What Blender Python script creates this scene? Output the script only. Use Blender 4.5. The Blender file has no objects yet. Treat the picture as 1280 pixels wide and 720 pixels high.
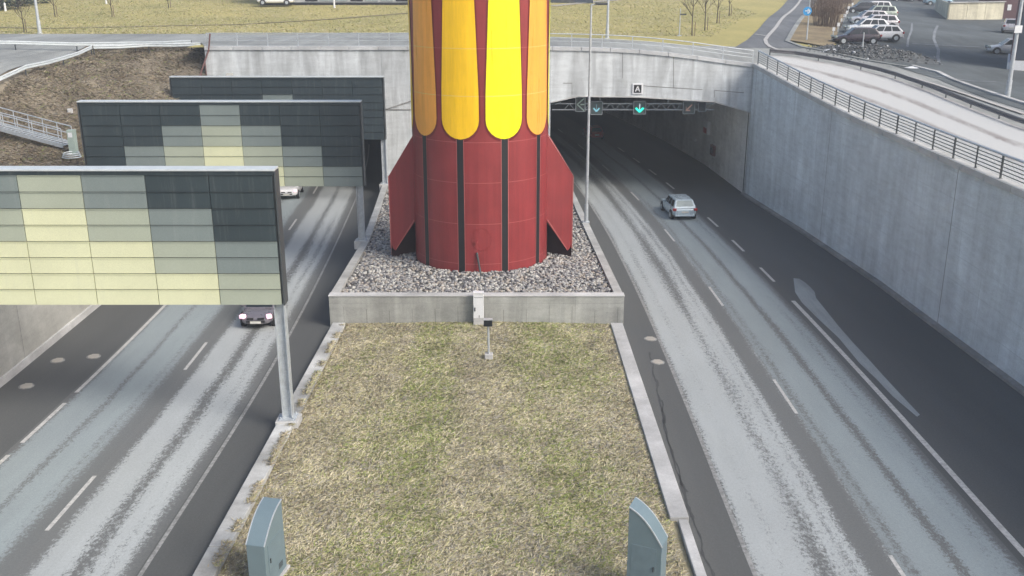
import bpy, math, random
import numpy as np
from mathutils import Vector, noise, Matrix
R = math.radians
random.seed(7); rng = np.random.default_rng(7)
scn = bpy.context.scene
COL = scn.collection

# ------------------------------------------------------------------ camera model (measured once from the photograph)
F = 1235.0; PT = R(18); HC = 15.5; GR = .0306
CP, SP = math.cos(PT), math.sin(PT)
def ray(px, py):
    u = (px-640)/F; v = (py-360)/F
    return u, CP-v*SP, -SP-v*CP
def road(px, py, dz=0):                      # point on the (sloping) road plane
    u, y, z = ray(px, py); t = -(HC-dz)/(z+GR*y)
    return Vector((u*t, y*t, -GR*y*t+dz))
def aty(px, py, Y):
    u, y, z = ray(px, py); t = Y/y
    return Vector((u*t, Y, HC+z*t))
def zr(Y): return -GR*Y

def lin(x, pts):
    if x <= pts[0][0]: return pts[0][1]
    for (a, fa), (b, fb) in zip(pts, pts[1:]):
        if x <= b:
            t = (x-a)/(b-a); return fa+(fb-fa)*t
    return pts[-1][1]
def smooth_lin(pts):
    def f(x):                                # averaged piecewise linear curve
        return sum(lin(x+d, pts) for d in (-6, -4, -2, 0, 2, 4, 6))/7
    return f
LC = smooth_lin([(-80, -14.15), (36, -14.15), (43, -14.35), (56, -14.95), (69, -15.75), (83, -16.7), (100, -18.4), (130, -22.3), (170, -30), (250, -50)])
RC = smooth_lin([(-80, 10.9), (24, 10.95), (37, 11.15), (51, 11.15), (66, 10.85), (80, 10.15), (94, 9.05), (110, 7.4), (126, 5.5), (170, -1), (250, -18)])
def wallX(Y): return lin(Y, [(-80, 21.2), (37, 21.15), (53.5, 20.95), (67.3, 20.25), (80.4, 19.3), (96, 18.9), (126, 16.35), (170, 10), (250, -6)])
PY = 80.4                                    # plane of the tunnel portals

# ------------------------------------------------------------------ upper terrain (thin plate spline through surveyed heights)
def tps(ctrl):
    P = np.array(ctrl, float); n = len(P)
    d = np.linalg.norm(P[:, None, :2]-P[None, :, :2], axis=2)
    K = np.where(d > 0, d*d*np.log(d+1e-9), 0)+np.eye(n)*2.0
    A = np.zeros((n+3, n+3)); A[:n, :n] = K; A[:n, n] = 1; A[:n, n+1:] = P[:, :2]
    A[n, :n] = 1; A[n+1:, :n] = P[:, :2].T
    w = np.linalg.solve(A, np.concatenate([P[:, 2], [0, 0, 0]]))
    def f(x, y):
        x = min(150, max(-150, x)); y = min(260, max(-60, y))
        d2 = (P[:, 0]-x)**2+(P[:, 1]-y)**2
        return float(w[:n] @ (.5*d2*np.log(d2+1e-9))+w[n]+w[n+1]*x+w[n+2]*y)
    return f
zU_ = tps([(21, -60, 6.6), (21, 0, 6.6), (21, 20, 6.6), (21, 40, 6.6), (21, 57, 6.7), (20.3, 68.6, 7.2), (19.2, 80.4, 8.05), (14, 80.4, 8.75), (9, 80.4, 9.2),
  (0, 80.4, 9.4), (-12, 80.4, 9.4), (-24, 80.4, 9.4), (-40, 84.5, 9.3), (-70, 84.5, 9.2), (-70, 100, 9.3), (-24, 97, 9.4), (0, 98, 9.4), (15, 95, 9.1),
  (27, 92, 8.7), (34, 98, 8.6), (39, 110, 9.3), (47, 97, 7.5), (61, 125, 7.8), (30, 60, 6.7), (45, 60, 6.6), (34, 69, 6.9), (62, 80, 6.8), (60, 20, 6.5),
  (-70, 190, 12.6), (0, 190, 12.6), (40, 190, 11), (90, 190, 9.5), (95, 130, 7.8), (70, 145, 8.2), (-140, 100, 9.3), (140, 100, 7), (140, 0, 6), (140, 190, 9),
  (-140, 190, 12), (0, 250, 13), (-140, 250, 13), (140, 250, 11), (-30, 140, 11.2), (10, 140, 11)])
zL_ = tps([(-22, -60, 3), (-22, 0, 3), (-22, 30, 3), (-22, 50, 3), (-22, 60, 3.0), (-22.2, 70, 3.7), (-22.8, 76, 5.2), (-24.2, 80.4, 7.2), (-26.5, 80.4, 7.3), (-24.5, 84.5, 9.4), (-30, 84.5, 9.35),
  (-36, 84.5, 9.3), (-60, 84.5, 9.2), (-35, 69, 8.2), (-36, 76, 8.8), (-50, 70, 8.3), (-27.7, 61.6, 4.4), (-33.7, 64.7, 5.6), (-28.7, 59, 3.9), (-26.8, 72.6, 5.9), (-32.5, 68.6, 6.7),
  (-30, 40, 3.2), (-60, 40, 6), (-60, 0, 5), (-40, 55, 5.0), (-100, 0, 6), (-100, 84.5, 9), (-140, 84.5, 9), (-140, 0, 6)])
def zU(x, y): return zU_(x, y)
def zL(x, y): return zL_(x, y)
def G(px, py, f=None):                       # where the sight line of a pixel meets the upper terrain
    f = f or zU
    u, y, z = ray(px, py); a = 30.0
    t = a
    while t < 420:
        if HC+z*t < f(u*t, y*t): break
        a = t; t += 3
    b = t
    for _ in range(18):
        m = (a+b)/2
        if HC+z*m < f(u*m, y*m): b = m
        else: a = m
    t = (a+b)/2
    return Vector((u*t, y*t, f(u*t, y*t)))

# ------------------------------------------------------------------ materials
def mat(name, build):
    m = bpy.data.materials.new(name); m.use_nodes = True
    nt = m.node_tree; b = nt.nodes['Principled BSDF']; build(nt, b); return m
def N(nt, t, **k):
    n = nt.nodes.new(t)
    for a, v in k.items():
        if a in n.inputs: n.inputs[a].default_value = v
        else: setattr(n, a, v)
    return n
def math_(nt, op, a, b=None, clamp=False):
    n = nt.nodes.new('ShaderNodeMath'); n.operation = op; n.use_clamp = clamp
    for i, v in enumerate((a, b)):
        if v is None: continue
        if isinstance(v, (int, float)): n.inputs[i].default_value = v
        else: nt.links.new(v, n.inputs[i])
    return n.outputs[0]
def coords(nt, scale=(1, 1, 1), uv=False):
    tc = nt.nodes.new('ShaderNodeTexCoord'); mp = nt.nodes.new('ShaderNodeMapping')
    nt.links.new(tc.outputs['UV' if uv else 'Object'], mp.inputs[0]); mp.inputs['Scale'].default_value = scale
    return mp.outputs[0]
def nz(nt, vec, scale, detail=6, rough=.6, dist=0):
    n = N(nt, 'ShaderNodeTexNoise', Scale=scale, Detail=detail, Roughness=rough, Distortion=dist); nt.links.new(vec, n.inputs['Vector']); return n.outputs[0]
def ramp(nt, fac, stops, mode='LINEAR'):
    n = nt.nodes.new('ShaderNodeValToRGB'); cr = n.color_ramp; cr.interpolation = mode
    while len(cr.elements) < len(stops): cr.elements.new(.5)
    for e, (p, c) in zip(cr.elements, stops):
        e.position = p; e.color = (c, c, c, 1) if isinstance(c, (int, float)) else (*c, 1)
    nt.links.new(fac, n.inputs[0]); return n.outputs[0]
def mix(nt, fac, a, b, mode='MIX'):
    n = nt.nodes.new('ShaderNodeMix'); n.data_type = 'RGBA'; n.blend_type = mode
    for i, v in ((0, fac), (6, a), (7, b)):
        if isinstance(v, (int, float)): n.inputs[i].default_value = v
        elif isinstance(v, tuple): n.inputs[i].default_value = (*v, 1)
        else: nt.links.new(v, n.inputs[i])
    return n.outputs[2]
def bump(nt, b, h, strength=.3, dist=.02):
    n = N(nt, 'ShaderNodeBump', Strength=strength, Distance=dist); nt.links.new(h, n.inputs['Height']); nt.links.new(n.outputs[0], b.inputs['Normal'])
def flat(name, c, rough=.6, metal=0, var=.12, vscale=3, coat=0, spec=.5):
    def f(nt, b):
        v = coords(nt); n = nz(nt, v, vscale, 8, .65)
        lo = tuple(x*(1-var) for x in c); hi = tuple(min(1, x*(1+var)) for x in c)
        nt.links.new(ramp(nt, n, [(.3, lo), (.7, hi)]), b.inputs['Base Color'])
        nt.links.new(ramp(nt, n, [(.3, max(.05, rough-.06)), (.7, min(1, rough+.08))]), b.inputs['Roughness'])
        b.inputs['Metallic'].default_value = metal; b.inputs['Coat Weight'].default_value = coat
        b.inputs['Specular IOR Level'].default_value = spec
    return mat(name, f)

def concrete(name, c, streak=.35, blotch=.25, joints=0, warm=.0):
    def f(nt, b):
        v = coords(nt)
        n1 = nz(nt, v, .35, 6, .6); n2 = nz(nt, coords(nt, (1.1, 1.1, .14)), 1.0, 8, .6, .6); n3 = nz(nt, v, 14, 5, .7)
        n4 = nz(nt, coords(nt, (.7, .7, 3.0)), 1.1, 6, .7)
        c1 = ramp(nt, n1, [(.3, tuple(x*(1-blotch) for x in c)), (.7, tuple(x*(1+blotch*.6) for x in c))])
        c2 = mix(nt, streak, c1, ramp(nt, n2, [(.30, .45), (.5, .95), (.64, 1.35)]), 'MULTIPLY')
        c3 = mix(nt, .3, c2, ramp(nt, n4, [(.35, .7), (.6, 1.2)]), 'MULTIPLY')
        c4 = mix(nt, .35, c3, ramp(nt, n3, [(.3, .7), (.7, 1.25)]), 'MULTIPLY')
        if joints:                            # form board joints cast in the face
            g = nt.nodes.new('ShaderNodeTexBrick'); nt.links.new(coords(nt), g.inputs[0])
            sep = nt.nodes.new('ShaderNodeSeparateXYZ'); nt.links.new(coords(nt), sep.inputs[0])
            cmb = nt.nodes.new('ShaderNodeCombineXYZ'); nt.links.new(sep.outputs[1 if joints == 2 else 0], cmb.inputs[0]); nt.links.new(sep.outputs[2], cmb.inputs[1])
            nt.links.new(cmb.outputs[0], g.inputs[0])
            g.offset = 0; g.inputs['Scale'].default_value = 1; g.inputs['Brick Width'].default_value = 2.4; g.inputs['Row Height'].default_value = 1.25
            g.inputs['Mortar Size'].default_value = .012; g.inputs['Mortar Smooth'].default_value = .4
            k = math_(nt, 'MULTIPLY', g.outputs['Fac'], ramp(nt, n1, [(.4, .15), (.65, .55)]))
            c4 = mix(nt, k, c4, tuple(x*.45 for x in c))
        nt.links.new(c4, b.inputs['Base Color']); b.inputs['Roughness'].default_value = .9
        b.inputs['Specular IOR Level'].default_value = .25
        bump(nt, b, n3, .25, .01)
    return mat(name, f)

def asphalt(name, c, var=.25, rough=.85, spec=.3):
    def f(nt, b):
        v = coords(nt); n1 = nz(nt, v, .12, 6, .65); n2 = nz(nt, v, 25, 4, .8); n3 = nz(nt, coords(nt, (1.2, .12, 1)), 1.0, 6, .7)
        c1 = ramp(nt, n1, [(.3, tuple(x*(1-var) for x in c)), (.7, tuple(x*(1+var) for x in c))])
        c2 = mix(nt, .5, c1, ramp(nt, n3, [(.35, .65), (.65, 1.25)]), 'MULTIPLY')
        c3 = mix(nt, .5, c2, ramp(nt, n2, [(.3, .6), (.7, 1.35)]), 'MULTIPLY')
        nt.links.new(c3, b.inputs['Base Color']); b.inputs['Roughness'].default_value = rough
        b.inputs['Specular IOR Level'].default_value = spec
        bump(nt, b, n2, .3, .01)
    return mat(name, f)

def salted(name, bands, u0, u1, patches, vend, darkc=(.100, .105, .104), dustc=(.40, .43, .432), smoothc=(.29, .335, .345), bend=None, seed=0):
    """dry salt and dust over asphalt; UV is metres (across from the centre line, along).
    bands: list of (u, amount, kind) step values; patches: mottled wear strips (u, half width, threshold)."""
    def f(nt, b):
        tc = nt.nodes.new('ShaderNodeTexCoord'); sp = nt.nodes.new('ShaderNodeSeparateXYZ'); nt.links.new(tc.outputs['UV'], sp.inputs[0])
        U, V = sp.outputs[0], sp.outputs[1]
        def cv(sx, sy, o=0):
            m = nt.nodes.new('ShaderNodeMapping'); nt.links.new(tc.outputs['UV'], m.inputs[0])
            m.inputs['Scale'].default_value = (sx, sy, 1); m.inputs['Location'].default_value = (o+seed, o*1.7, 0); return m.outputs[0]
        fine = nz(nt, cv(1, .75), 8.0, 6, .9); med = nz(nt, cv(.5, .1, 3), 1.2, 6, .7); big = nz(nt, cv(.3, .035, 9), 1, 4, .6)
        j = math_(nt, 'MULTIPLY', math_(nt, 'SUBTRACT', fine, .5), 1.7)
        j2 = math_(nt, 'MULTIPLY', math_(nt, 'SUBTRACT', med, .5), .55)
        uu = math_(nt, 'ADD', math_(nt, 'ADD', U, j), j2)
        nrm = math_(nt, 'DIVIDE', math_(nt, 'SUBTRACT', uu, u0), u1-u0, True)
        st = [((u-u0)/(u1-u0), a) for u, a in bands]
        amt = ramp(nt, nrm, st)
        for (uc, hw, th, soft) in patches:
            d = math_(nt, 'DIVIDE', math_(nt, 'ABSOLUTE', math_(nt, 'SUBTRACT', uu, uc)), hw)
            inb = math_(nt, 'SUBTRACT', 1.0, d, True)
            q = nz(nt, cv(1, .6, uc*3), 6.5, 8, .9)
            q2 = math_(nt, 'ADD', q, math_(nt, 'MULTIPLY', inb, .4))
            q3 = math_(nt, 'ADD', q2, math_(nt, 'MULTIPLY', math_(nt, 'SUBTRACT', big, .5), .55))
            k = math_(nt, 'MULTIPLY', math_(nt, 'MULTIPLY', math_(nt, 'SUBTRACT', q3, th), soft, True), math_(nt, 'GREATER_THAN', inb, .02))
            amt = math_(nt, 'MULTIPLY', amt, math_(nt, 'SUBTRACT', 1.0, k, True))
        # dust thins out inside the tunnel
        fade = math_(nt, 'DIVIDE', math_(nt, 'SUBTRACT', vend, V), 22.0, True)
        amt = math_(nt, 'MULTIPLY', amt, fade)
        grain = nz(nt, cv(1, .8, 5), 14, 6, .9)
        left = math_(nt, 'GREATER_THAN' if bend == 'hi' else 'LESS_THAN', U, 0.0)   # the lane swept smooth
        dust = mix(nt, left, dustc, smoothc)
        dust = mix(nt, .5, dust, ramp(nt, med, [(.3, .8), (.7, 1.15)]), 'MULTIPLY')
        dust = mix(nt, .6, dust, ramp(nt, grain, [(.3, .68), (.7, 1.28)]), 'MULTIPLY')
        base = mix(nt, .5, darkc, ramp(nt, grain, [(.3, .6), (.7, 1.4)]), 'MULTIPLY')
        inl = math_(nt, 'MULTIPLY', math_(nt, 'GREATER_THAN', U, -3.9), math_(nt, 'LESS_THAN', U, 3.6))
        base = mix(nt, inl, base, (1.35, 1.35, 1.35), 'MULTIPLY')
        base = mix(nt, .4, base, ramp(nt, big, [(.3, .6), (.7, 1.3)]), 'MULTIPLY')
        nt.links.new(mix(nt, amt, base, dust), b.inputs['Base Color'])
        b.inputs['Roughness'].default_value = .82; b.inputs['Specular IOR Level'].default_value = .3
        bump(nt, b, grain, .3, .01)
    return mat(name, f)

def grassmat(name, c, c2=None, scale=.6, lo=.62, hi=1.25):
    c2 = c2 or tuple(x*.6 for x in c)
    def f(nt, b):
        v = coords(nt); n = nz(nt, v, scale, 8, .75); n2 = nz(nt, v, 9, 6, .8)
        k = ramp(nt, n, [(.35, c2), (.65, c)])
        nt.links.new(mix(nt, .7, k, ramp(nt, n2, [(.3, lo), (.7, hi)]), 'MULTIPLY'), b.inputs['Base Color'])
        b.inputs['Roughness'].default_value = .95; b.inputs['Specular IOR Level'].default_value = .1
        bump(nt, b, n2, .6, .05)
    return mat(name, f)
def emis(name, c, s):
    def f(nt, b):
        b.inputs['Base Color'].default_value = (*c, 1); b.inputs['Emission Color'].default_value = (*c, 1); b.inputs['Emission Strength'].default_value = s
    return mat(name, f)

CO = concrete('cast_concrete', (.55, .585, .60), streak=.6, blotch=.15, joints=1)
CW = concrete('wall_concrete', (.60, .665, .70), streak=.26, blotch=.15, joints=2)
CL = concrete('left_concrete', (.40, .40, .37), streak=.15, joints=0)
CK = concrete('kerb_concrete', (.50, .505, .50), streak=.1, blotch=.35)
CT = concrete('tunnel_concrete', (.74, .76, .76), streak=.15, blotch=.2)
PLINTH = concrete('plinth_concrete', (.42, .425, .41), streak=.35, blotch=.25)
AS = asphalt('asphalt_dark', (.05, .053, .059))
AS2 = asphalt('asphalt_lot', (.098, .113, .118), .35)
AS3 = asphalt('asphalt_street', (.29, .305, .295), .25)
AS4 = asphalt('asphalt_patch', (.30, .33, .335), .15)
WHITE = flat('road_paint', (.47, .47, .45), .7, var=.35, vscale=8)
FADED = flat('faded_road_paint', (.24, .245, .24), .8, var=.5, vscale=6)
GALV = flat('galvanised_steel', (.50, .54, .57), .45, .35, .15, 5)
DKST = flat('dark_steel', (.075, .085, .09), .5, .3, .2, 4)
BLK = flat('black_plastic', (.012, .012, .014), .5)
RUB = flat('tyre_rubber', (.018, .018, .02), .85)
def panel(name, c, rough, metal=0, var=.1, vs=1.5):
    def f(nt, b):
        n = nz(nt, coords(nt, (5, 5, .35)), 1.2, 7, .7); n1 = nz(nt, coords(nt), .5, 4, .6); n2 = nz(nt, coords(nt), 20, 3, .7)
        k = ramp(nt, n1, [(.3, tuple(x*(1-var) for x in c)), (.7, tuple(min(1, x*(1+var)) for x in c))])
        k = mix(nt, ramp(nt, n, [(.54, 0), (.75, .13)]), k, (.42, .45, .43)); k = mix(nt, .15, k, ramp(nt, n2, [(.3, .7), (.7, 1.3)]), 'MULTIPLY')
        nt.links.new(k, b.inputs['Base Color']); nt.links.new(ramp(nt, n, [(.3, rough-.06), (.7, rough+.15)]), b.inputs['Roughness'])
    return mat(name, f)
DP = [panel('panel_charcoal', (.030, .045, .052), .42, 0, .12, 1.5), panel('panel_grey_green', (.185, .225, .22), .45, 0, .06, 1.5),
      panel('panel_sage', (.36, .40, .32), .45, 0, .05, 1.5), panel('panel_lime_cream', (.64, .66, .44), .45, 0, .05, 1.5)]
CAP = flat('cap_sheet', (.55, .60, .62), .4, .1, .1, 3)
def redf(c, name, rough=.32, lines=True, var=.12, st=.22):
    def f(nt, b):
        v = coords(nt); n = nz(nt, v, .6, 6, .6); n2 = nz(nt, coords(nt, (3, 3, .2)), 1, 6, .7)
        k = ramp(nt, n, [(.3, tuple(x*(1-var) for x in c)), (.7, tuple(min(1, x*(1+var)) for x in c))])
        k = mix(nt, st, k, ramp(nt, n2, [(.35, .6), (.65, 1.5)]), 'MULTIPLY')
        n3 = nz(nt, coords(nt, (6, 6, .5)), 1, 6, .7); k = mix(nt, .12, k, ramp(nt, n3, [(.4, .7), (.6, 1.3)]), 'MULTIPLY')
        nt.links.new(k, b.inputs['Base Color']); nt.links.new(ramp(nt, n2, [(.3, rough-.06), (.7, rough+.12)]), b.inputs['Roughness'])
    return mat(name, f)
RED = redf((.25, .034, .036), 'oxide_red_paint', .42); REDD = redf((.16, .016, .018), 'deep_red_edge')
YEL = redf((.92, .56, .012), 'yellow_paint', .3, var=.04); YEL2 = redf((.85, .80, .01), 'lemon_paint', .3, var=.04); ORA = redf((.92, .40, .06), 'orange_paint', .3, var=.05)
SEAM = flat('weld_seam_paint', (.42, .12, .11), .5)
RUST = flat('rust_brown_paint', (.15, .075, .07), .7)
CABM = flat('cabinet_blue_grey', (.17, .235, .265), .38, .1, .04, 2)
WHT = flat('white_enamel', (.72, .74, .76), .35, 0, .04)
STR = [grassmat('straw_pale', (.70, .64, .45)), grassmat('straw_brown', (.48, .41, .28)), grassmat('straw_olive', (.52, .50, .27)), grassmat('grass_green', (.32, .39, .12)), grassmat('thatch_grey', (.42, .40, .34))]
SOIL = grassmat('turf_ground', (.40, .36, .24), (.25, .23, .15), 1.2)
FIELD = grassmat('field_turf', (.47, .41, .17), (.32, .30, .13), .12)
BANK = grassmat('bank_turf', (.32, .28, .21), (.18, .155, .12), .4)
STONE = [flat('pebble_pale', (.46, .46, .43), .8, var=.25, vscale=9), flat('pebble_grey', (.26, .26, .26), .8, var=.3, vscale=9), flat('pebble_dark', (.10, .10, .11), .8, var=.3, vscale=9), flat('pebble_tan', (.33, .30, .26), .8, var=.25, vscale=9)]
GB = flat('gravel_ground', (.13, .13, .125), .95, var=.5, vscale=10)
BARK = flat('bark', (.07, .055, .045), .9, var=.3)
TWIG = flat('twig_brown', (.16, .115, .085), .9, var=.3)
NEED = flat('needles', (.022, .04, .022), .8, var=.4)
SNOW = flat('dirty_snow', (.6, .63, .66), .7, var=.25, vscale=2)
HEAP = flat('grit_heap', (.09, .10, .105), .95, var=.5, vscale=2)
GLASS = flat('car_glass', (.02, .025, .03), .08, 0, .1)
GLASSB = flat('bright_glass', (.30, .36, .36), .15, 0, .1)
BRICK = flat('dark_brick', (.10, .05, .055), .85, var=.2)
BLU = flat('slate_cladding', (.045, .06, .085), .5)
def paint(n, c, metal=.0, rough=.28): return flat(n, c, rough, metal, .04, 2, .6)
P_SILVER = paint('silver_car_paint', (.48, .58, .64), .2); P_DARK = paint('graphite_car_paint', (.17, .16, .18), .2); P_WHITE = paint('white_car_paint', (.78, .79, .80))
P_RED = paint('red_car_paint', (.6, .07, .06)); P_GREEN = paint('sage_car_paint', (.36, .42, .36), .3); P_PURP = paint('maroon_car_paint', (.03, .017, .03)); P_BLUE = paint('pale_blue_car_paint', (.30, .45, .55), .2)
P_BLK = paint('black_car_paint', (.02, .022, .03)); P_LIL = paint('pearl_car_paint', (.58, .57, .60), .3)
LAMPW = emis('headlight_glow', (1, .58, .70), .62); LAMPR = flat('tail_light_red', (.35, .02, .02), .3); PLATE = flat('number_plate', (.6, .6, .55), .5)
SIGW = emis('signal_white', (.75, .95, 1), 1.0); SIGG = emis('signal_green', (.02, .75, .5), 1.0); SIGR = emis('signal_red', (.42, .27, .22), .2); SIGB = emis('signal_cyan', (.28, .58, .66), .35)

# ------------------------------------------------------------------ mesh helpers
OFF = {}
def tag(o, label=None, cat=None, group=None, kind=None):
    for k, v in (('label', label), ('category', cat), ('group', group), ('kind', kind)):
        if v: o[k] = v
    return o
def empty(name, loc, label=None, cat=None, group=None, rz=0):
    o = bpy.data.objects.new(name, None); o.location = loc; o.rotation_euler = (0, 0, rz); COL.objects.link(o)
    OFF[o.name] = Vector(loc); o.empty_display_size = .2
    return tag(o, label, cat, group)
class MB:
    def __init__(s): s.v = []; s.f = []; s.m = []; s.uv = None
    def add(s, vs, fs, mi=0):
        o = len(s.v); s.v += [tuple(p) for p in vs]
        for f in fs: s.f.append(tuple(i+o for i in f)); s.m.append(mi)
        return s
    def box(s, c, d, rz=0, mi=0, ry=0):
        M = Matrix.Rotation(rz, 3, 'Z') @ Matrix.Rotation(ry, 3, 'Y'); c = Vector(c); vs = []
        for z in (-.5, .5):
            for x, y in ((-.5, -.5), (.5, -.5), (.5, .5), (-.5, .5)): vs.append(c+M @ Vector((x*d[0], y*d[1], z*d[2])))
        return s.add(vs, [(3, 2, 1, 0), (4, 5, 6, 7), (0, 1, 5, 4), (1, 2, 6, 5), (2, 3, 7, 6), (3, 0, 4, 7)], mi)
    def bar(s, p, q, w, h, mi=0):
        p, q = Vector(p), Vector(q); d = (q-p).normalized(); up = Vector((0, 0, 1)) if abs(d.z) < .95 else Vector((0, 1, 0))
        a = d.cross(up).normalized()*w/2; b = a.cross(d).normalized()*h/2; vs = []
        for e in (p, q): vs += [e-a-b, e+a-b, e+a+b, e-a+b]
        return s.add(vs, [(0, 1, 2, 3), (7, 6, 5, 4), (0, 4, 5, 1), (1, 5, 6, 2), (2, 6, 7, 3), (3, 7, 4, 0)], mi)
    def tube(s, p, q, r0, r1=None, n=10, mi=0):
        r1 = r0 if r1 is None else r1; p, q = Vector(p), Vector(q); d = (q-p).normalized(); up = Vector((0, 0, 1)) if abs(d.z) < .95 else Vector((0, 1, 0))
        a = d.cross(up).normalized(); b = d.cross(a); vs = []
        for e, r in ((p, r0), (q, r1)):
            for i in range(n): t = 2*math.pi*i/n; vs.append(e+(a*math.cos(t)+b*math.sin(t))*r)
        fs = [(i, (i+1) % n, n+(i+1) % n, n+i) for i in range(n)]+[tuple(range(n-1, -1, -1)), tuple(range(n, 2*n))]
        return s.add(vs, fs, mi)
    def prism(s, pts, axis, a, b, mi=0):      # pts 2d outline, extruded along axis from a to b
        n = len(pts); vs = []
        for t in (a, b):
            for x, y in pts: vs.append((t, x, y) if axis == 0 else (x, t, y) if axis == 1 else (x, y, t))
        fs = [tuple(range(n)), tuple(range(2*n-1, n-1, -1))]+[((i+1) % n, i, n+i, n+(i+1) % n) for i in range(n)]
        return s.add(vs, fs, mi)
    def grid(s, P, mi=0, uv=None):
        n, m = len(P), len(P[0]); o = len(s.v); s.v += [tuple(p) for r in P for p in r]
        for i in range(n-1):
            for j in range(m-1): s.f.append((o+i*m+j, o+(i+1)*m+j, o+(i+1)*m+j+1, o+i*m+j+1)); s.m.append(mi)
        if uv: s.uv = (s.uv or [])+[q for r in uv for q in r]
        return s
    def build(s, name, mats, parent=None, smooth=False, world=True, bevel=0):
        me = bpy.data.meshes.new(name); o3 = OFF.get(parent.name, Vector()) if (parent and world) else Vector()
        me.from_pydata([(a-o3[0], b-o3[1], c-o3[2]) for a, b, c in s.v], [], s.f)
        for m in (mats if isinstance(mats, list) else [mats]): me.materials.append(m)
        me.polygons.foreach_set('material_index', s.m)
        if s.uv:
            l = me.uv_layers.new(name='UVMap')
            idx = np.zeros(len(me.loops), int); me.loops.foreach_get('vertex_index', idx); l.data.foreach_set('uv', np.array(s.uv)[idx].ravel())
        if smooth: me.polygons.foreach_set('use_smooth', [True]*len(me.polygons))
        me.update()
        import bmesh
        if not s.uv and len(s.f) < 20000:
            bm = bmesh.new(); bm.from_mesh(me); bmesh.ops.recalc_face_normals(bm, faces=bm.faces)
            bm.to_mesh(me); bm.free()
        o = bpy.data.objects.new(name, me); COL.objects.link(o)
        if parent: o.parent = parent; OFF[o.name] = OFF.get(parent.name, Vector()) if world else Vector()
        else: OFF[o.name] = Vector()
        if bevel:
            bv = o.modifiers.new('edge', 'BEVEL'); bv.width = bevel; bv.segments = 2; bv.limit_method = 'ANGLE'; bv.angle_limit = R(35)
        return o
def struct(mb, name, mats, **k): return tag(mb.build(name, mats, **k), kind='structure')
def kids(o): return [c for c in list(o.children)]
def copy_tree(o, parent=None):
    c = o.copy(); COL.objects.link(c); c.parent = parent
    if parent: c.matrix_parent_inverse = o.matrix_parent_inverse
    for k in kids(o): copy_tree(k, c)
    return c
def resample(pts, step):
    pts = [Vector(p) for p in pts]; out = [pts[0]]
    for a, b in zip(pts, pts[1:]):
        n = max(1, int((b-a).length/step))
        out += [a.lerp(b, i/n) for i in range(1, n+1)]
    return out
def frange(a, b, st):
    n = max(1, int(round((b-a)/st))); return [a+(b-a)*i/n for i in range(n+1)]

# ================================================================== ROADS IN THE CUTTING
YS = frange(-60, 230, 1.5)
def road_strip(name, C, u0, u1, m, n=10, dz=0, ys=YS):
    P = []; UV = []
    for Y in ys:
        P.append([(C(Y)+u0+(u1-u0)*i/n, Y, zr(Y)+dz) for i in range(n+1)]); UV.append([(u0+(u1-u0)*i/n, Y) for i in range(n+1)])
    return struct(MB().grid([r[::-1] for r in P], uv=[r[::-1] for r in UV]), name, m)
RM = salted('salted_asphalt_east', [(-5.2, 0), (-4.1, 0), (-4.0, .9), (-1.0, 1), (-.92, 0.05), (-.05, 0.05), (.12, .8), (1.2, .9), (2.1, 1), (3.15, 1), (3.3, .65), (3.45, 0)],
            -6, 12, [(-2.1, 1.15, .72, 8), (1.75, .26, .66, 9), (-3.3, .8, .87, 8), (-1.3, .5, .80, 8), (.35, .5, .80, 8), (2.9, .6, .86, 8)], 126, bend='hi')
LM = salted('salted_asphalt_west', [(-3.65, 0), (-3.5, .9), (-.75, 1), (-.5, .1), (.45, .05), (.6, .95), (3.05, 1), (3.25, .1), (3.6, 0)],
            -8, 7, [(1.9, .75, .76, 9), (-2.1, .24, .76, 9), (2.75, .6, .86, 8), (-.9, .5, .9, 7)], 100, bend='lo', seed=13)
road_strip('road', RC, -6.6, 10.4, RM)
road_strip('road', LC, -7.6, 7.0, LM)

def markings(name, C, u, w, segs, m, dz=.006):
    mb = MB()
    for a, b in segs:
        ys = frange(a, b, 1.5)
        mb.grid([[(C(Y)+u+w/2, Y, zr(Y)+dz), (C(Y)+u-w/2, Y, zr(Y)+dz)] for Y in ys])
    return struct(mb, name, m)
dash = lambda cs, l: [(c-l/2, c+l/2) for c in cs]
markings('lane_marking', RC, 0, .13, dash([-5.6, 8.8, 23.1, 36.95, 51.1, 65.6, 79.7, 94, 108, 122], 3.6), WHITE)
markings('lane_marking', RC, 3.95, .17, dash([55.5, 62.6, 69.8, 77, 84.4, 91.5, 98.6, 106], 3.1), WHITE)
markings('edge_line', RC, 3.95, .22, [(-60, 50.2)], WHITE)
markings('edge_line', RC, -4.15, .14, [(-60, 100)], FADED)
markings('lane_marking', LC, 0, .14, dash([-12.8, .8, 14.5, 28.1, 41.7, 55.4, 69, 82.6, 96, 110], 3.6), WHITE)
markings('edge_line', LC, -3.7, .16, [(37.3, 130)]+[(36.2-4.7*i-3.7, 36.2-4.7*i) for i in range(14)], WHITE)
markings('edge_line', LC, 3.72, .13, [(-60, 110)], FADED)
# light repair patch in the hard shoulder
pt = [(642, 132), (662, 134), (680, 145), (700, 162), (716, 180), (720, 200), (760, 250), (800, 300), (850, 357), (900, 410), (950, 466), (1000, 520), (1080, 605), (1070, 612), (985, 540), (930, 482), (870, 425), (800, 340), (720, 265), (670, 215), (648, 180)]
pp = [road(760+x/2.77, 300+y/2.77, .006) for x, y in pt]
struct(MB().add(pp, [tuple(range(len(pp)))]), 'asphalt_patch', AS4)

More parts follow.
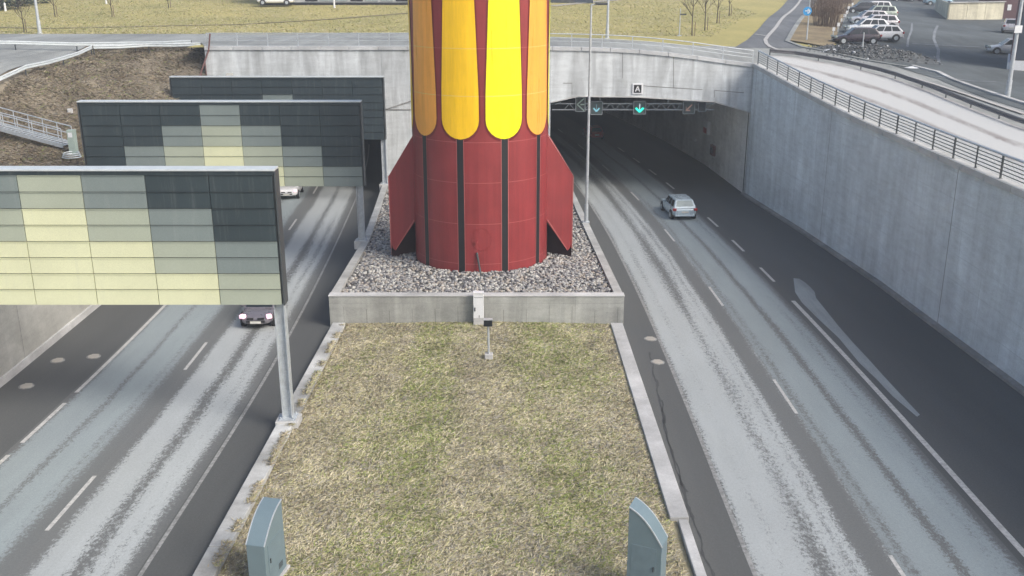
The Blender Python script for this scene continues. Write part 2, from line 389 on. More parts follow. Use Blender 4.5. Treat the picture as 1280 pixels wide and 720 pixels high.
for pts_ in ([(812, 440), (818, 470), (827, 510), (838, 560), (850, 600), (862, 640), (878, 680), (893, 730)], [(826, 500), (832, 540), (845, 580), (858, 615)]):
    q = resample([road(a, b, .008) for a, b in pts_], .25); rows = []
    for p in q: w_ = .015+.13*abs(noise.noise(Vector((p.y*1.9, 1, 0)))); o_ = .14*noise.noise(Vector((p.y*.9, 5, len(pts_)))); rows.append([(p.x+o_-w_, p.y, p.z), (p.x+o_+w_, p.y, p.z)])
    struct(MB().grid([r_[::-1] for r_ in rows]), 'tar_seam', asphalt('tar_%d' % len(pts_), (.068, .072, .075)))
# manhole covers
def manhole(px, py, label, r=.24):
    c = road(px, py, .004); root = empty('manhole_cover', c, label, 'manhole cover', 'manhole covers in the asphalt')
    mb = MB(); mb.tube(c, c+Vector((0, 0, .02)), r+.07, n=28); mb.build('collar', FADED, root)
    m2 = MB(); m2.tube(c+Vector((0, 0, .02)), c+Vector((0, 0, .035)), r, n=28)
    for k in range(-2, 3): m2.box(c+Vector((0, k*.11, .04)), (r*1.2, .04, .012))
    m2.build('lid', flat('cast_iron_lid', (.40, .38, .34), .7), root)
manhole(813, 424, 'manhole cover beside the right kerb, the one nearer the stone bed')
manhole(822, 453, 'manhole cover beside the right kerb, the one further from the stone bed')
manhole(33, 483, 'round manhole cover in the left shoulder nearest the camera')
manhole(72, 451, 'round manhole cover in the left shoulder close to the concrete wall')
manhole(117, 446, 'manhole cover in the left shoulder nearest the white edge line, in a dark ring')

# ================================================================== MEDIAN
KL0, KL1, KR1, KR0 = -8.75, -8.15, 4.84, 5.42
CKW = concrete('kerb_weathered', (.45, .46, .45), streak=.1, blotch=.6)
def kerb(name, xa, xb, y0, y1, h, label, joint=6.0, m=None):
    mb = MB(); y = y0
    while y < y1-.01:
        ye = min(y1, y+joint)
        mb.prism([(xa, -1), (xb, -1), (xb, h), (xa, h)], 1, 0, 1)
        vs = mb.v[-8:]; mb.v[-8:] = [(x, (y if t == 0 else ye-.035), zr(y if t == 0 else ye-.035)+z) for x, t, z in vs]
        y = ye
    return tag(mb.build(name, m or CK, bevel=.02), label, 'kerb wall')
kerb('kerb_wall', KL0, KL1, -60+.8, 45.4, .38, 'weathered pale concrete kerb wall between the grass median and left road', m=CKW)
kerb('kerb_wall', KR1, KR0, 26.6, 45.6, .30, 'wide clean concrete kerb wall between the grass median and right road', 9.5)
kerb('kerb_wall', 5.06, 5.36, -60, 26.5, .30, 'narrower concrete kerb at the lower right end of the grass median', 9.0)
def zmed(x, y):
    if x < KL1: return zr(y)+.385
    return zr(y)+.17+.09*math.sin((x-KL1)/(KR1-KL1)*math.pi)+.05*noise.noise(Vector((x*.5, y*.5, 0)))
struct(MB().grid([[(KR1+.2-(KR1-KL1+.2)*i/14, Y, zmed(KR1+.2-(KR1-KL1+.2)*i/14, Y)) for i in range(15)] for Y in frange(-60, 46, 1)]), 'grass_ground', SOIL)

def blades(name, n, sample, zf, ln, wd, probs, mats, label, cat, up=.45):
    XY = sample(n); n = len(XY)
    z = np.array([zf(float(x), float(y)) for x, y in XY])
    ang = rng.uniform(0, 2*np.pi, n); L = rng.uniform(*ln, n); W = rng.uniform(*wd, n); el = rng.uniform(.05, up, n)*np.pi/2
    dx, dy = np.cos(ang)*np.cos(el)*L, np.sin(ang)*np.cos(el)*L; dz = np.sin(el)*L
    tw = ang+rng.uniform(.9, 2.2, n); wx, wy = np.cos(tw)*W/2, np.sin(tw)*W/2
    V = np.empty((n, 4, 3), np.float32)
    b = np.stack([XY[:, 0], XY[:, 1], z], 1)
    V[:, 0] = b+np.stack([-wx, -wy, 0*wx], 1); V[:, 1] = b+np.stack([wx, wy, 0*wx], 1)
    V[:, 2] = b+np.stack([dx*.6+wx*.8, dy*.6+wy*.8, dz*.75], 1); V[:, 3] = b+np.stack([dx, dy, dz*.8], 1)
    me = bpy.data.meshes.new(name); me.vertices.add(4*n); me.vertices.foreach_set('co', V.ravel())
    me.loops.add(4*n); me.loops.foreach_set('vertex_index', np.arange(4*n, dtype=np.int32)); me.polygons.add(n)
    me.polygons.foreach_set('loop_start', np.arange(0, 4*n, 4, dtype=np.int32))
    P = np.array([probs(float(x), float(y)) for x, y in XY]); P = P/P.sum(1, keepdims=True); cs = P.cumsum(1); r = rng.uniform(0, 1, (n, 1))
    me.polygons.foreach_set('material_index', np.minimum((r > cs).sum(1), len(mats)-1).astype(np.int32))
    for m in mats: me.materials.append(m)
    me.update(calc_edges=True); me.validate()
    o = bpy.data.objects.new(name, me); COL.objects.link(o)
    return tag(o, label, cat, kind='stuff')
def med_sample(n):
    y = 20+26*(rng.uniform(0, 1, n)); x = rng.uniform(KL1+.02, KR1-.05, n)
    far = rng.uniform(-5, 20, n//8); fx = rng.uniform(KL1, KR1, n//8)
    ex = KL1-np.abs(rng.normal(0, .10, 5000)); ey = rng.uniform(20, 45, 5000)
    k = np.array([noise.noise(Vector((0, float(v)*.8, 2))) > -.05 for v in ey])
    return np.concatenate([np.stack([x, y], 1), np.stack([fx, far], 1), np.stack([ex[k], ey[k]], 1)])
def med_p(x, y):
    g = noise.noise(Vector((x*.45, y*.16, 3)))+.35*noise.noise(Vector((x*1.3, y*.9, 1)))
    band = math.exp(-((x+3.6)/1.3)**2)+math.exp(-((x-1.8)/1.6)**2)
    gr = max(.01, .9*g+.5*band)
    bare = max(0, noise.noise(Vector((x*.9, y*.9, 8)))-.1)
    edge = max(0, 1-min(x-KL1, KR1-x)/.9)
    return (.44, .13+.7*bare+.35*edge, .24+.5*gr, gr, .22+bare+.2*edge)
blades('grass', 270000, med_sample, zmed, (.09, .25), (.014, .036), med_p, STR, 'dry straw coloured grass with green streaks on the median', 'grass', .27)

# ================================================================== STONE BED AND ITS CONCRETE PLINTH
PL = lambda Y: lin(Y, [(45, -8.95), (57, -8.98), (66, -9.5), (76, -10.15), (80.4, -10.4)])
PR = lambda Y: lin(Y, [(45, 5.5), (62, 4.98), (75, 4.6), (80.4, 4.3)])
RT = 1.62                                     # rim height above the carriageway
p = empty('concrete_plinth', (-1.7, 45.9, -1.4), 'raised pale concrete bed with low walls holding pebbles around the red tower', 'planter')
mb = MB(); Y0 = 45.75
for Ys, in ((frange(Y0, PY, 2),),):
    for S, s in ((PL, 1), (PR, -1)):
        prof = lambda Y: [(S(Y), Y, zr(Y)-.5), (S(Y), Y, zr(Y)+RT), (S(Y)+s*.42, Y, zr(Y)+RT), (S(Y)+s*.42, Y, zr(Y)+.6)]
        mb.grid([prof(Y) for Y in Ys])
mb.build('side_wall', PLINTH, p)
mb = MB(); z0 = zr(Y0)
mb.prism([(PL(Y0), z0-.6), (PR(Y0), z0-.6), (PR(Y0), z0+RT-.012), (PL(Y0), z0+RT-.012)], 1, Y0-.02, Y0+.45)
mb.build('front_wall', concrete('plinth_front_concrete', (.36, .37, .35), streak=.45, blotch=.3, joints=1), p, bevel=.015)
mb = MB()
MB().box(((PL(Y0)+PR(Y0))/2, Y0+.2, z0+RT+.015), (PR(Y0)-PL(Y0)+.04, .52, .05)).build('coping', CK, p, bevel=.01)
JS = concrete('joint_stain', (.22, .225, .21))
for k in range(13): MB().box((PL(Y0)+.7+k*1.12, Y0-.022, z0+.55+random.uniform(-.1, .1)), (random.uniform(.015, .035), .012, random.uniform(.8, 1.25))).build('form_joint', JS, p)
CX, CY, CR = -1.72, 53.75, 3.68
def zst(x, y):
    d = math.hypot(x-CX, y-CY)
    return zr(y)+RT-.16+.16*math.exp(-((d-CR)/1.0)**2)
struct(MB().grid([[(PR(Y)-.35+(PL(Y)-PR(Y)+.7)*i/16, Y, zst(PR(Y)-.35+(PL(Y)-PR(Y)+.7)*i/16, Y)-.03) for i in range(17)] for Y in frange(Y0+.4, PY, 1)]), 'gravel_ground', GB)
# pebbles: one mesh of thousands of small stones
phi = (1+5**.5)/2
ico = np.array([(-1, phi, 0), (1, phi, 0), (-1, -phi, 0), (1, -phi, 0), (0, -1, phi), (0, 1, phi), (0, -1, -phi), (0, 1, -phi), (phi, 0, -1), (phi, 0, 1), (-phi, 0, -1), (-phi, 0, 1)])/1.902
icf = np.array([(0, 11, 5), (0, 5, 1), (0, 1, 7), (0, 7, 10), (0, 10, 11), (1, 5, 9), (5, 11, 4), (11, 10, 2), (10, 7, 6), (7, 1, 8), (3, 9, 4), (3, 4, 2), (3, 2, 6), (3, 6, 8), (3, 8, 9), (4, 9, 5), (2, 4, 11), (6, 2, 10), (8, 6, 7), (9, 8, 1)])
def stones(name, pts, zf, size, mats, probs, label, cat, parent=None):
    n = len(pts); V = np.empty((n, 12, 3)); 
    for i, (x, y) in enumerate(pts):
        s = rng.uniform(*size); sc = s*np.array([rng.uniform(.8, 1.4), rng.uniform(.7, 1.1), rng.uniform(.5, .85)])
        a = rng.uniform(0, 6.28); c, d = math.cos(a), math.sin(a)
        q = ico*sc*rng.uniform(.8, 1.15, (12, 1)); V[i, :, 0] = q[:, 0]*c-q[:, 1]*d+x; V[i, :, 1] = q[:, 0]*d+q[:, 1]*c+y; V[i, :, 2] = q[:, 2]+zf(x, y)+s*rng.uniform(.05, .55)
    Fc = (icf[None]+12*np.arange(n)[:, None, None]).reshape(-1, 3)
    me = bpy.data.meshes.new(name); me.vertices.add(12*n); me.vertices.foreach_set('co', V.ravel()); me.loops.add(len(Fc)*3); me.loops.foreach_set('vertex_index', Fc.ravel().astype(np.int32))
    me.polygons.add(len(Fc)); me.polygons.foreach_set('loop_start', np.arange(0, 3*len(Fc), 3, dtype=np.int32))
    me.polygons.foreach_set('material_index', np.repeat(rng.choice(len(mats), n, p=probs), 20).astype(np.int32)); me.polygons.foreach_set('use_smooth', [True]*len(Fc))
    for m in mats: me.materials.append(m)
    me.update(calc_edges=True); me.validate()
    o = bpy.data.objects.new(name, me); COL.objects.link(o)
    return tag(o, label, cat, kind='stuff')
pts = []
while len(pts) < 21000:
    y = rng.uniform(Y0+.5, PY-.3); x = rng.uniform(PL(y)+.48, PR(y)-.48)
    if math.hypot(x-CX, y-CY) < CR+.02: continue
    if y > 58 and rng.uniform() < .35: continue
    pts.append((x, y))
stones('pebbles', pts, zst, (.05, .11), STONE, [.24, .38, .16, .22], 'rounded white and grey pebbles filling the bed around the tower', 'pebbles')

# ================================================================== THE ROCKET SHAPED VENTILATION TOWER
t = empty('ventilation_tower', (CX, CY, zr(CY)+1.3), 'tall red round tower painted like a rocket with yellow tongues and black stripes', 'tower')
ZB = zr(CY)+1.2; ZT = 25.0; DEG = math.pi/180
def cyl(a, z, r=CR): return (CX+r*math.sin(a), CY-r*math.cos(a), z)
mb = MB(); n = 120
mb.grid([[cyl(2*math.pi*i/n, ZB+(ZT-ZB)*k/12) for k in range(13)] for i in range(n+1)])
mb.grid([[cyl(2*math.pi*i/n, ZT, r) for r in (CR, CR-.25)]+[cyl(2*math.pi*i/n, ZT-2, CR-.25)] for i in range(n+1)])
mb.build('shell', RED, t, smooth=True)
mb = MB()
for zs in [0.55, 2.72, 4.9]+[7.0+2.33*k for k in range(8)]:
    mb.grid([[cyl(2*math.pi*i/n, zs-.014, CR+.012), cyl(2*math.pi*i/n, zs+.014, CR+.012)] for i in range(n+1)])
mb.build('weld_seam', SEAM, t)
ZK = 7.15
cent = [3.4+18+36*k for k in range(10)]
def tongue_outline(hw0, zlow, grow=0):
    out = []; rad = hw0*DEG*CR+grow
    zc = zlow+rad*1.0-grow
    for i in range(0, 13):
        th = math.pi*i/12; out.append((-rad*math.cos(th), zc-rad*math.sin(th)*1.0))
    up = []
    for k in range(1, 13):
        z = zc+(23.8-zc)*k/12; hw = lin(z, [(zc, hw0), (9.2, hw0), (14, 12.6), (19, 9.5), (23.8, 4)])*DEG*CR+grow
        up.append((hw, z))
    return out, up
def tongue_mesh(c, hw0, zlow, r, grow=0):
    cap, up = tongue_outline(hw0, zlow, grow); rows = []
    for i in range(6, -1, -1):                 # from the lowest point upwards
        w = abs(cap[i][0]); z = cap[i][1]; rows.append((max(w, .02), z))
    rows += up
    m = MB(); K = 10
    m.grid([[cyl(c*DEG+(-w+2*w*j/K)/CR, z, r) for j in range(K+1)] for w, z in rows]); return m
for i, c in enumerate(cent):
    cc = ((c+180) % 360)-180
    zl = ZK
    m = ORA if abs(abs(cc-3.4)-54) < 5 or cc > 100 or cc < -100 else (YEL if cc < 3 else YEL2)
    tongue_mesh(cc, 15.4, zl-.07, CR+.012, .075).build('tongue_border', REDD, t, smooth=True)
    o = tongue_mesh(cc, 15.4, zl, CR+.03).build('tongue', m, t, smooth=True)
    for zs in [7.0+2.33*k for k in range(1, 7)]:
        hwz = lin(zs, [(7.2, 15), (9.2, 15.2), (14, 12.4), (19, 9.3), (23.8, 4)])
        b = MB(); b.grid([[cyl((cc-hwz+2*hwz*j/8)*DEG, z, CR+.033) for j in range(9)] for z in (zs-.012, zs+.012)]); b.build('tongue_seam', flat('faded_yellow', (.80, .62, .22), .5) if 'faded_yellow' not in bpy.data.materials else bpy.data.materials['faded_yellow'], o)
    hw = .175
    b = MB(); b.grid([[cyl(cc*DEG+hw/CR*s, z, CR+.02) for s in (-1, -.3, .3, 1)] for z in (ZB, 3, 5, zl+.02)]); b.build('stripe', BLK, t, smooth=True)
    b = MB()
    for s in (-1, 1): b.grid([[cyl(cc*DEG+s*(hw+d)/CR, z, CR+.026) for d in (0, .035)] for z in (ZB, 3, 5, zl-.02)])
    b.build('stripe_edge', SEAM, t)
# fins: hollow wedges with the front plate cut away at the foot
for s in (-1, 1):
    ro = 5.08; r0 = CR-.1; zf0 = ZB
    X = lambda r: CX+s*r
    mb = MB(); hw = .62; tk = .05
    yo = CY-.08; yi = CY-hw                     # the front plate runs from the shell towards the outer edge
    fr = [(r0, 6.95), (ro, 4.55), (ro, .8), (ro-.1, .45), (ro-.24, .32), (r0, 2.2)]
    def plate(pts, y_in, y_out, th):
        f = lambda r: y_in+(y_out-y_in)*(r-r0)/(ro-r0)
        vs = [(X(r), f(r)-th/2, z) for r, z in pts]+[(X(r), f(r)+th/2, z) for r, z in pts]; k = len(pts)
        mb.add(vs, [tuple(range(k)), tuple(range(2*k-1, k-1, -1))]+[((i+1) % k, i, k+i, k+(i+1) % k) for i in range(k)])
    plate(fr, CY-hw, CY-.1, tk)
    mb.build('fin', RED, t)
    mb = MB(); plate([(r0, 6.95), (ro, 4.55), (ro, -.3), (r0, -.3)], CY+hw, CY+.1, tk); mb.build('fin_back_plate', flat('painted_fin_shade', (.03, .01, .012), .8), t)  # near-black red paints in the shade inside the hollow fin
    mb = MB()
    mb.add([(X(r0), CY-hw-.03, 6.97), (X(r0), CY+hw+.03, 6.97), (X(ro+.03), CY+.13, 4.55), (X(ro+.03), CY-.13, 4.55)], [(0, 1, 2, 3)])
    mb.add([(X(ro+.03), CY-.13, 4.55), (X(ro+.03), CY+.13, 4.55), (X(ro+.03), CY+.13, -.2), (X(ro+.03), CY-.13, .4)], [(0, 1, 2, 3)])
    mb.bar((X(ro+.0), CY-.15, 4.55), (X(ro+.0), CY-.15, .45), .05, .03); mb.bar((X(r0+.1), CY-hw, 2.2), (X(ro-.24), CY-.18, .34), .05, .05)
    mb.build('fin_edge', SEAM, t)
b = MB(); q = Vector(cyl(-1.2*DEG, 0, CR+.02)); b.tube(q+Vector((-.05, -.02, 1.2)), q+Vector((.18, -.3, -.1)), .055, n=10); b.build('drain_pipe', DKST, t)
b = MB(); q = Vector(cyl(-2.5*DEG, 1.75, CR+.03)); b.tube(q, q+Vector((0, -.1, 0)), .07, n=12); b.build('valve', RED, t)
# faint round hatch
b = MB(); hc = cyl(0.5*DEG, 2.0, CR)
for i in range(28):
    a0, a1 = 2*math.pi*i/28, 2*math.pi*(i+1)/28
    f = lambda a: cyl(2*DEG+math.cos(a)*.5/CR, 1.9+math.sin(a)*.6, CR+.02)
    b.bar(f(a0), f(a1), .012, .012)
b.build('hatch_rim', RED, t)

# ================================================================== UTILITY BOX, FLOODLIGHT, TWO CABINETS
def P(px, py, Y): return aty(px, py, Y)
Yb = Y0-.32
c = P(598.5, 410, Yb); c.z = zmed(c.x, Yb)
u = empty('utility_cabinet', c, 'slim white metal cabinet standing against the front of the concrete bed', 'cabinet')
MB().box(c+Vector((0, 0, .16)), (.50, .34, .42)).build('base', CK, u, bevel=.01)
MB().box(c+Vector((0, 0, 1.0)), (.50, .30, 1.27)).build('body', WHT, u, bevel=.015)
MB().box(c+Vector((0, -.01, 1.65)), (.54, .36, .04)).build('lid', WHT, u, bevel=.01)
MB().box(c+Vector((0, -.156, 1.42)), (.44, .012, .012)).build('door_gap', DKST, u)
MB().box(c+Vector((-.17, -.17, .82)), (.05, .04, .18)).build('handle', BLK, u)
MB().box(c+Vector((.03, -.157, .45)), (.03, .012, .12)).build('lock', DKST, u)
c = P(611, 443, 41.35); c = road(611, 444, .4); c.z = zmed(c.x, c.y)
fl = empty('floodlight', c, 'black floodlight on a short grey post in the grass', 'floodlight')
MB().box(c+Vector((0, 0, .08)), (.36, .36, .34)).build('footing', CK, fl, bevel=.02)
MB().tube(c+Vector((0, 0, .2)), c+Vector((-.02, 0, 1.6)), .05, n=12).build('post', GALV, fl, smooth=False)
MB().box(c+Vector((-.02, -.05, 1.72)), (.38, .22, .30)).build('lamp_head', BLK, fl, bevel=.02)
MB().box(c+Vector((-.02, -.165, 1.72)), (.32, .015, .22)).build('lens', GLASS, fl)
MB().box(c+Vector((-.02, -.05, 1.88)), (.40, .24, .03)).build('visor', GALV, fl)

def curved_cabinet(loc, rz, w, d, hb, hf, label, m=CABM, out=.18):
    o = empty('equipment_cabinet', loc, label, 'cabinet', None, rz)
    OFF[o.name] = Vector()
    pts = [(d/2, -.4), (d/2, hb)]
    for i in range(1, 9):
        k = i/8; bul = math.sin(math.pi*k)*out
        pts.append((d/2-d*k-bul*.5*0, hb+(hf-hb)*k+bul*.9))
    pts.append((-d/2, -.4))
    mb = MB(); mb.prism(pts, 0, -w/2, w/2); mb.build('housing', m, o, world=False, bevel=.012)
    mb = MB(); lid = pts[1:-1]
    for a, b in zip(lid, lid[1:]):
        mb.add([(-w/2-.015, a[0], a[1]+.012), (w/2+.015, a[0], a[1]+.012), (w/2+.015, b[0], b[1]+.012), (-w/2-.015, b[0], b[1]+.012)], [(0, 1, 2, 3)])
    mb.build('lid', CABM, o, world=False, smooth=True)
    for s in (-1, 1):
        MB().box((s*(w/2+.004), 0.02, hf*.52), (.008, d*.74, hf*.86)).build('door', flat('cabinet_door', (.155, .215, .245), .42) if 'cabinet_door' not in bpy.data.materials else bpy.data.materials['cabinet_door'], o, world=False, bevel=.003)
        MB().box((s*(w/2+.02), -d*.28, hf*.6), (.03, .03, .14)).build('handle', DKST, o, world=False)
        for k in range(4): MB().box((s*(w/2+.012), d*.2, hf*.22+k*.045), (.012, .24, .016)).build('vent_slot', DKST, o, world=False)
    MB().box((0, 0, .03), (w+.16, d+.16, .14)).build('footing', CK, o, world=False, bevel=.02)
    for s in (-1, 1):
        mb = MB()
        for a, b in zip(lid, lid[1:]): mb.bar((s*w/2, a[0], a[1]), (s*w/2, b[0], b[1]), .03, .03)
        mb.build('trim', GALV, o, world=False)
    return o
# left one: lid falls towards the camera; right one: turned, lid falls to the right
q = road(340, 728, .35)
curved_cabinet(Vector((-6.68, 23.35, zmed(-6.6, 23.3))), R(-12), .52, 1.2, 2.2, 1.45, 'blue grey metal cabinet with sloping top, beside the left kerb wall')
curved_cabinet(Vector((3.56, 22.6, zmed(3.6, 22.6))), R(66), .54, .92, 2.72, 1.75, 'blue grey metal cabinet with curved top, beside the right kerb')

# ================================================================== PANEL GANTRIES
PAT1 = {4: 'LYYY', 3: 'MLYY', 5: 'MLYY', 2: 'DMLY', 6: 'DMLY', 1: 'DDML', 7: 'DDML'}
PAT2 = {4: 'MLYY', 3: 'DMLY', 5: 'DMLY', 2: 'DDML', 6: 'DDML', 1: 'DDDM', 7: 'DDDM'}
PAT3 = {4: 'DMLY', 3: 'DDML', 5: 'DDML', 2: 'DDDM', 6: 'DDDM', 1: 'DDDD', 7: 'DDDD'}
def gantry(Y, rpx, tpy, bpy_, pat, base, label, pw):
    a = aty(rpx, tpy, Y); b = aty(rpx, bpy_, Y); xr = (a.x+b.x)/2; zt, zb = a.z, b.z
    W = pw*7; xl = xr-W; fr = .10
    g = empty('panel_gantry', (xr, Y, base[2]), label, 'gantry', 'gantries with chequered panels over the left road')
    mb = MB(); ph = (zt-.16-zb)/8
    for ci in range(7):
        for ri in range(8):
            k = 'DMLY'.index(pat[ci+1][ri//2]); x0 = xl+fr/2+ci*(W-fr)/7; w = (W-fr)/7
            zc = zt-.16-ph*(ri+.5)
            mb.box((x0+w/2, Y-.01+random.uniform(-.004, .004), zc), (w-.028, .05, ph-.03), 0, k)
            mb.bar((x0+.02, Y-.045, zc+ph/2-.022), (x0+w-.02, Y-.045, zc+ph/2-.022), .03, .02, k)   # folded upper lip
    mb.build('cladding', DP, g)
    MB().box(((xl+xr)/2, Y+.25, (zt+zb)/2), (W-.06, .46, zt-zb-.06)).build('backing', DKST, g)
    MB().box(((xl+xr)/2, Y+.22, zt+.02), (W+.08, .62, .07)).build('cap', CAP, g, bevel=.01)
    MB().box(((xl+xr)/2, Y-.015, zt-.09), (W-.02, .03, .13)).build('fascia', DP[0], g)
    for x in (xl, xr): MB().box((x+(0.03 if x == xr else -.03), Y+.22, (zt+zb)/2-.02), (.05, .56, zt-zb-.02)).build('side_frame', DKST, g)
    mb = MB()
    for k in range(8): mb.bar((xl+.1+k*(W-.2)/7, Y+.52, zb+.1), (xl+.1+k*(W-.2)/7, Y+.52, zt-.1), .12, .08)
    for z in (zb+.3, (zb+zt)/2, zt-.3): mb.bar((xl, Y+.6, z), (xr, Y+.6, z), .12, .12)
    mb.build('rear_frame', DKST, g)
    bx, by, bz = base
    po = MB(); tk = .035
    for s in (-1, 1): po.box((bx+s*.17, by, (bz+zb+1)/2), (tk, .36, zb+1-bz))
    po.box((bx, by, (bz+zb+1)/2), (.33, tk, zb+1-bz)); pz = po.build('post', GALV, g)
    mb = MB().box((bx, by, bz+.02), (.62, .62, .05))
    for sx in (-1, 1):
        for sy in (-1, 1): mb.tube((bx+sx*.24, by+sy*.24, bz+.04), (bx+sx*.24, by+sy*.24, bz+.12), .03, n=6)
    mb.build('base_plate', GALV, pz)
    MB().box((bx, by, bz-.25), (.85, .8, .48)).build('footing', CK, g, bevel=.02)
    lx = xl+.5; lz = zL(lx, by)
    zt_l = max(zb+.5, lz+.3)
    po = MB()
    for s in (-1, 1): po.box((lx+s*.17, by+.3, (lz-1+zt_l)/2), (tk, .36, zt_l-lz+1))
    po.box((lx, by+.3, (lz-1+zt_l)/2), (.33, tk, zt_l-lz+1)); po.build('post', GALV, g)
    return g
gantry(33.45, 348.5, 213, 381, PAT1, (-8.38, 33.75, zr(34)+.47), 'nearest and largest chequered panel gantry, more than half of its panels lime cream', 2.21)
gantry(56.9, 452.5, 127.5, 233, PAT2, (-9.0, 57.3, zr(57)+RT+.05), 'middle chequered panel gantry with a small cream diamond in the charcoal', 2.30)
gantry(76.0, 480, 96.5, 174.5, PAT3, (-9.95, 76.3, zr(76)+RT+.05), 'farthest charcoal panel gantry close to the tunnel wall', 2.30)

# ================================================================== RETAINING WALLS
ys = frange(-60, PY, 1.5)
rw = empty('retaining_wall', (21, 40, 0), 'high grey streaked concrete wall along the right side of the sunken road', 'wall')
TH = .55
MB().grid([[(wallX(Y)+.04, Y, zr(Y)-1), (wallX(Y), Y, zU(wallX(Y), Y)-.02), (wallX(Y)+TH, Y, zU(wallX(Y), Y)-.02), (wallX(Y)+TH, Y, zr(Y)-1)] for Y in ys]).build('wall', CW, rw)
mb = MB()
for Y in (-8, 10, 28, 46, 63.5, 79.6):
    x = wallX(Y)-.006; mb.add([(x+.036, Y-.02, zr(Y)), (x+.036, Y+.02, zr(Y)), (x, Y+.02, zU(x, Y)-.05), (x, Y-.02, zU(x, Y)-.05)], [(0, 1, 2, 3)])
mb.build('movement_joint', BLK, rw)
mb = MB(); Y = -60
while Y < PY-.1:                              # pale cast edge beam in short lengths
    Ye = min(Y+2.4, PY); a, b = Y+.03, Ye-.03
    z0, z1 = zU(wallX(a), a), zU(wallX(b), b)
    mb.add([(wallX(a)-.14, a, z0-.14), (wallX(a)+.42, a, z0-.14), (wallX(a)+.42, a, z0+.16), (wallX(a)-.14, a, z0+.16), (wallX(b)-.14, b, z1-.14), (wallX(b)+.42, b, z1-.14), (wallX(b)+.42, b, z1+.16), (wallX(b)-.14, b, z1+.16)],
           [(0, 1, 2, 3), (7, 6, 5, 4), (0, 4, 5, 1), (1, 5, 6, 2), (2, 6, 7, 3), (3, 7, 4, 0)])
    Y = Ye
mb.build('edge_beam', concrete('edge_beam_concrete', (.52, .53, .52), streak=.1), rw, bevel=.01)
mb = MB().grid([[(wallX(Y)-.32, Y, zr(Y)), (wallX(Y)-.30, Y, zr(Y)+.13), (wallX(Y)+.03, Y, zr(Y)+.15)] for Y in frange(-60, PY, 1.5)]); mb.build('gutter_kerb', concrete('gutter_concrete', (.27, .27, .26)), rw)

def lwX(Y): return LC(Y)-7.4-lin(Y, [(40, 0), (50, .25), (80, -1.9)]) if False else lin(Y, [(-60, -21.3), (38, -21.4), (49, -21.85), (60, -22.1), (80.4, -22.3)])
def lwZ(Y): return lin(Y, [(-60, 3.1), (58, 3.1), (66, 3.5), (72, 4.3), (80.4, 7.3)])
lw = empty('retaining_wall', (-21.5, 40, 0), 'pale concrete wall along the left side of the sunken road', 'wall')
MB().grid([[(lwX(Y)-.5, Y, zr(Y)-1), (lwX(Y)-.5, Y, lwZ(Y)+.15), (lwX(Y), Y, lwZ(Y)+.15), (lwX(Y)+.02, Y, zr(Y)-1)] for Y in ys]).build('wall', CL, lw)
mb = MB()
for Y in (22, 31, 40.5, 50, 59.5, 69): mb.add([(lwX(Y)+.028, Y-.02, zr(Y)), (lwX(Y)+.028, Y+.02, zr(Y)), (lwX(Y)+.008, Y+.02, lwZ(Y)), (lwX(Y)+.008, Y-.02, lwZ(Y))], [(0, 1, 2, 3)])
mb.build('movement_joint', FADED, lw)
MB().grid([[(lwX(Y)+.02, Y, zr(Y)+.35), (lwX(Y)+.10, Y, zr(Y)+.33), (lwX(Y)+.12, Y, zr(Y)-.1)] for Y in ys]).build('wall_foot', CK, lw)

# ================================================================== PORTAL AND TUNNELS
pf = empty('tunnel_portal', (0, PY, zr(PY)), 'pale streaked concrete front of the road tunnel below the street', 'tunnel')
low = [(-24.4, -4), (-22.2, -4), (-22.19, 4.3), (-20.2, 5.2), (-12.8, 5.25), (-10.41, 4.5), (-10.4, -4), (3.1, -4), (3.11, 5.08), (5.35, 5.56), (10.3, 5.5), (16.3, 5.12), (19.35, 4.25), (19.36, -4), (19.9, -4)]
mb = MB()
for (xa, za), (xb, zb_) in zip(low, low[1:]):
    if xb-xa < .05: continue
    n = max(1, int((xb-xa)/2)); xs = frange(xa, xb, (xb-xa)/n)
    for x0, x1 in zip(xs, xs[1:]):
        f = lambda x: za+(zb_-za)*(x-xa)/(xb-xa)
        mb.prism([(x0, f(x0)), (x1, f(x1)), (x1, zU(x1, PY)-.03), (x0, zU(x0, PY)-.03)], 1, PY, PY+.7)
# weld the columns so that the face is continuous
me = mb.build('front_wall', CO, pf)
import bmesh
bm = bmesh.new(); bm.from_mesh(me.data); bmesh.ops.remove_doubles(bm, verts=bm.verts, dist=.001)
seen = {}
for f in bm.faces: seen.setdefault(tuple(sorted(v.index for v in f.verts)), []).append(f)
bmesh.ops.delete(bm, geom=[f for l in seen.values() if len(l) > 1 for f in l], context='FACES_ONLY'); bmesh.ops.recalc_face_normals(bm, faces=bm.faces); bm.to_mesh(me.data); bm.free()
for seg in (low[8:13], low[2:6]):               # pale chamfer under the lintel of each opening
    mb = MB()
    for (xa, za), (xb, zb_) in zip(seg, seg[1:]): mb.bar((xa, PY-.02, za+.04), (xb, PY-.02, zb_+.04), .06, .09)
    mb.build('lintel_edge', CK, pf)
mb = MB(); X = -24.4                            # bridge edge beam
while X < 19.3:
    Xe = min(19.3, X+2.3); a, b = X+.02, Xe-.02
    za, zb_ = zU(a, PY), zU(b, PY)
    mb.add([(a, PY-.12, za-.16), (a, PY+.4, za-.16), (a, PY+.4, za+.14), (a, PY-.12, za+.14), (b, PY-.12, zb_-.16), (b, PY+.4, zb_-.16), (b, PY+.4, zb_+.14), (b, PY-.12, zb_+.14)],
           [(0, 1, 2, 3), (7, 6, 5, 4), (0, 4, 5, 1), (1, 5, 6, 2), (2, 6, 7, 3), (3, 7, 4, 0)]); X = Xe
mb.build('edge_beam', concrete('deck_edge_concrete', (.52, .54, .55), streak=.1), pf, bevel=.01)
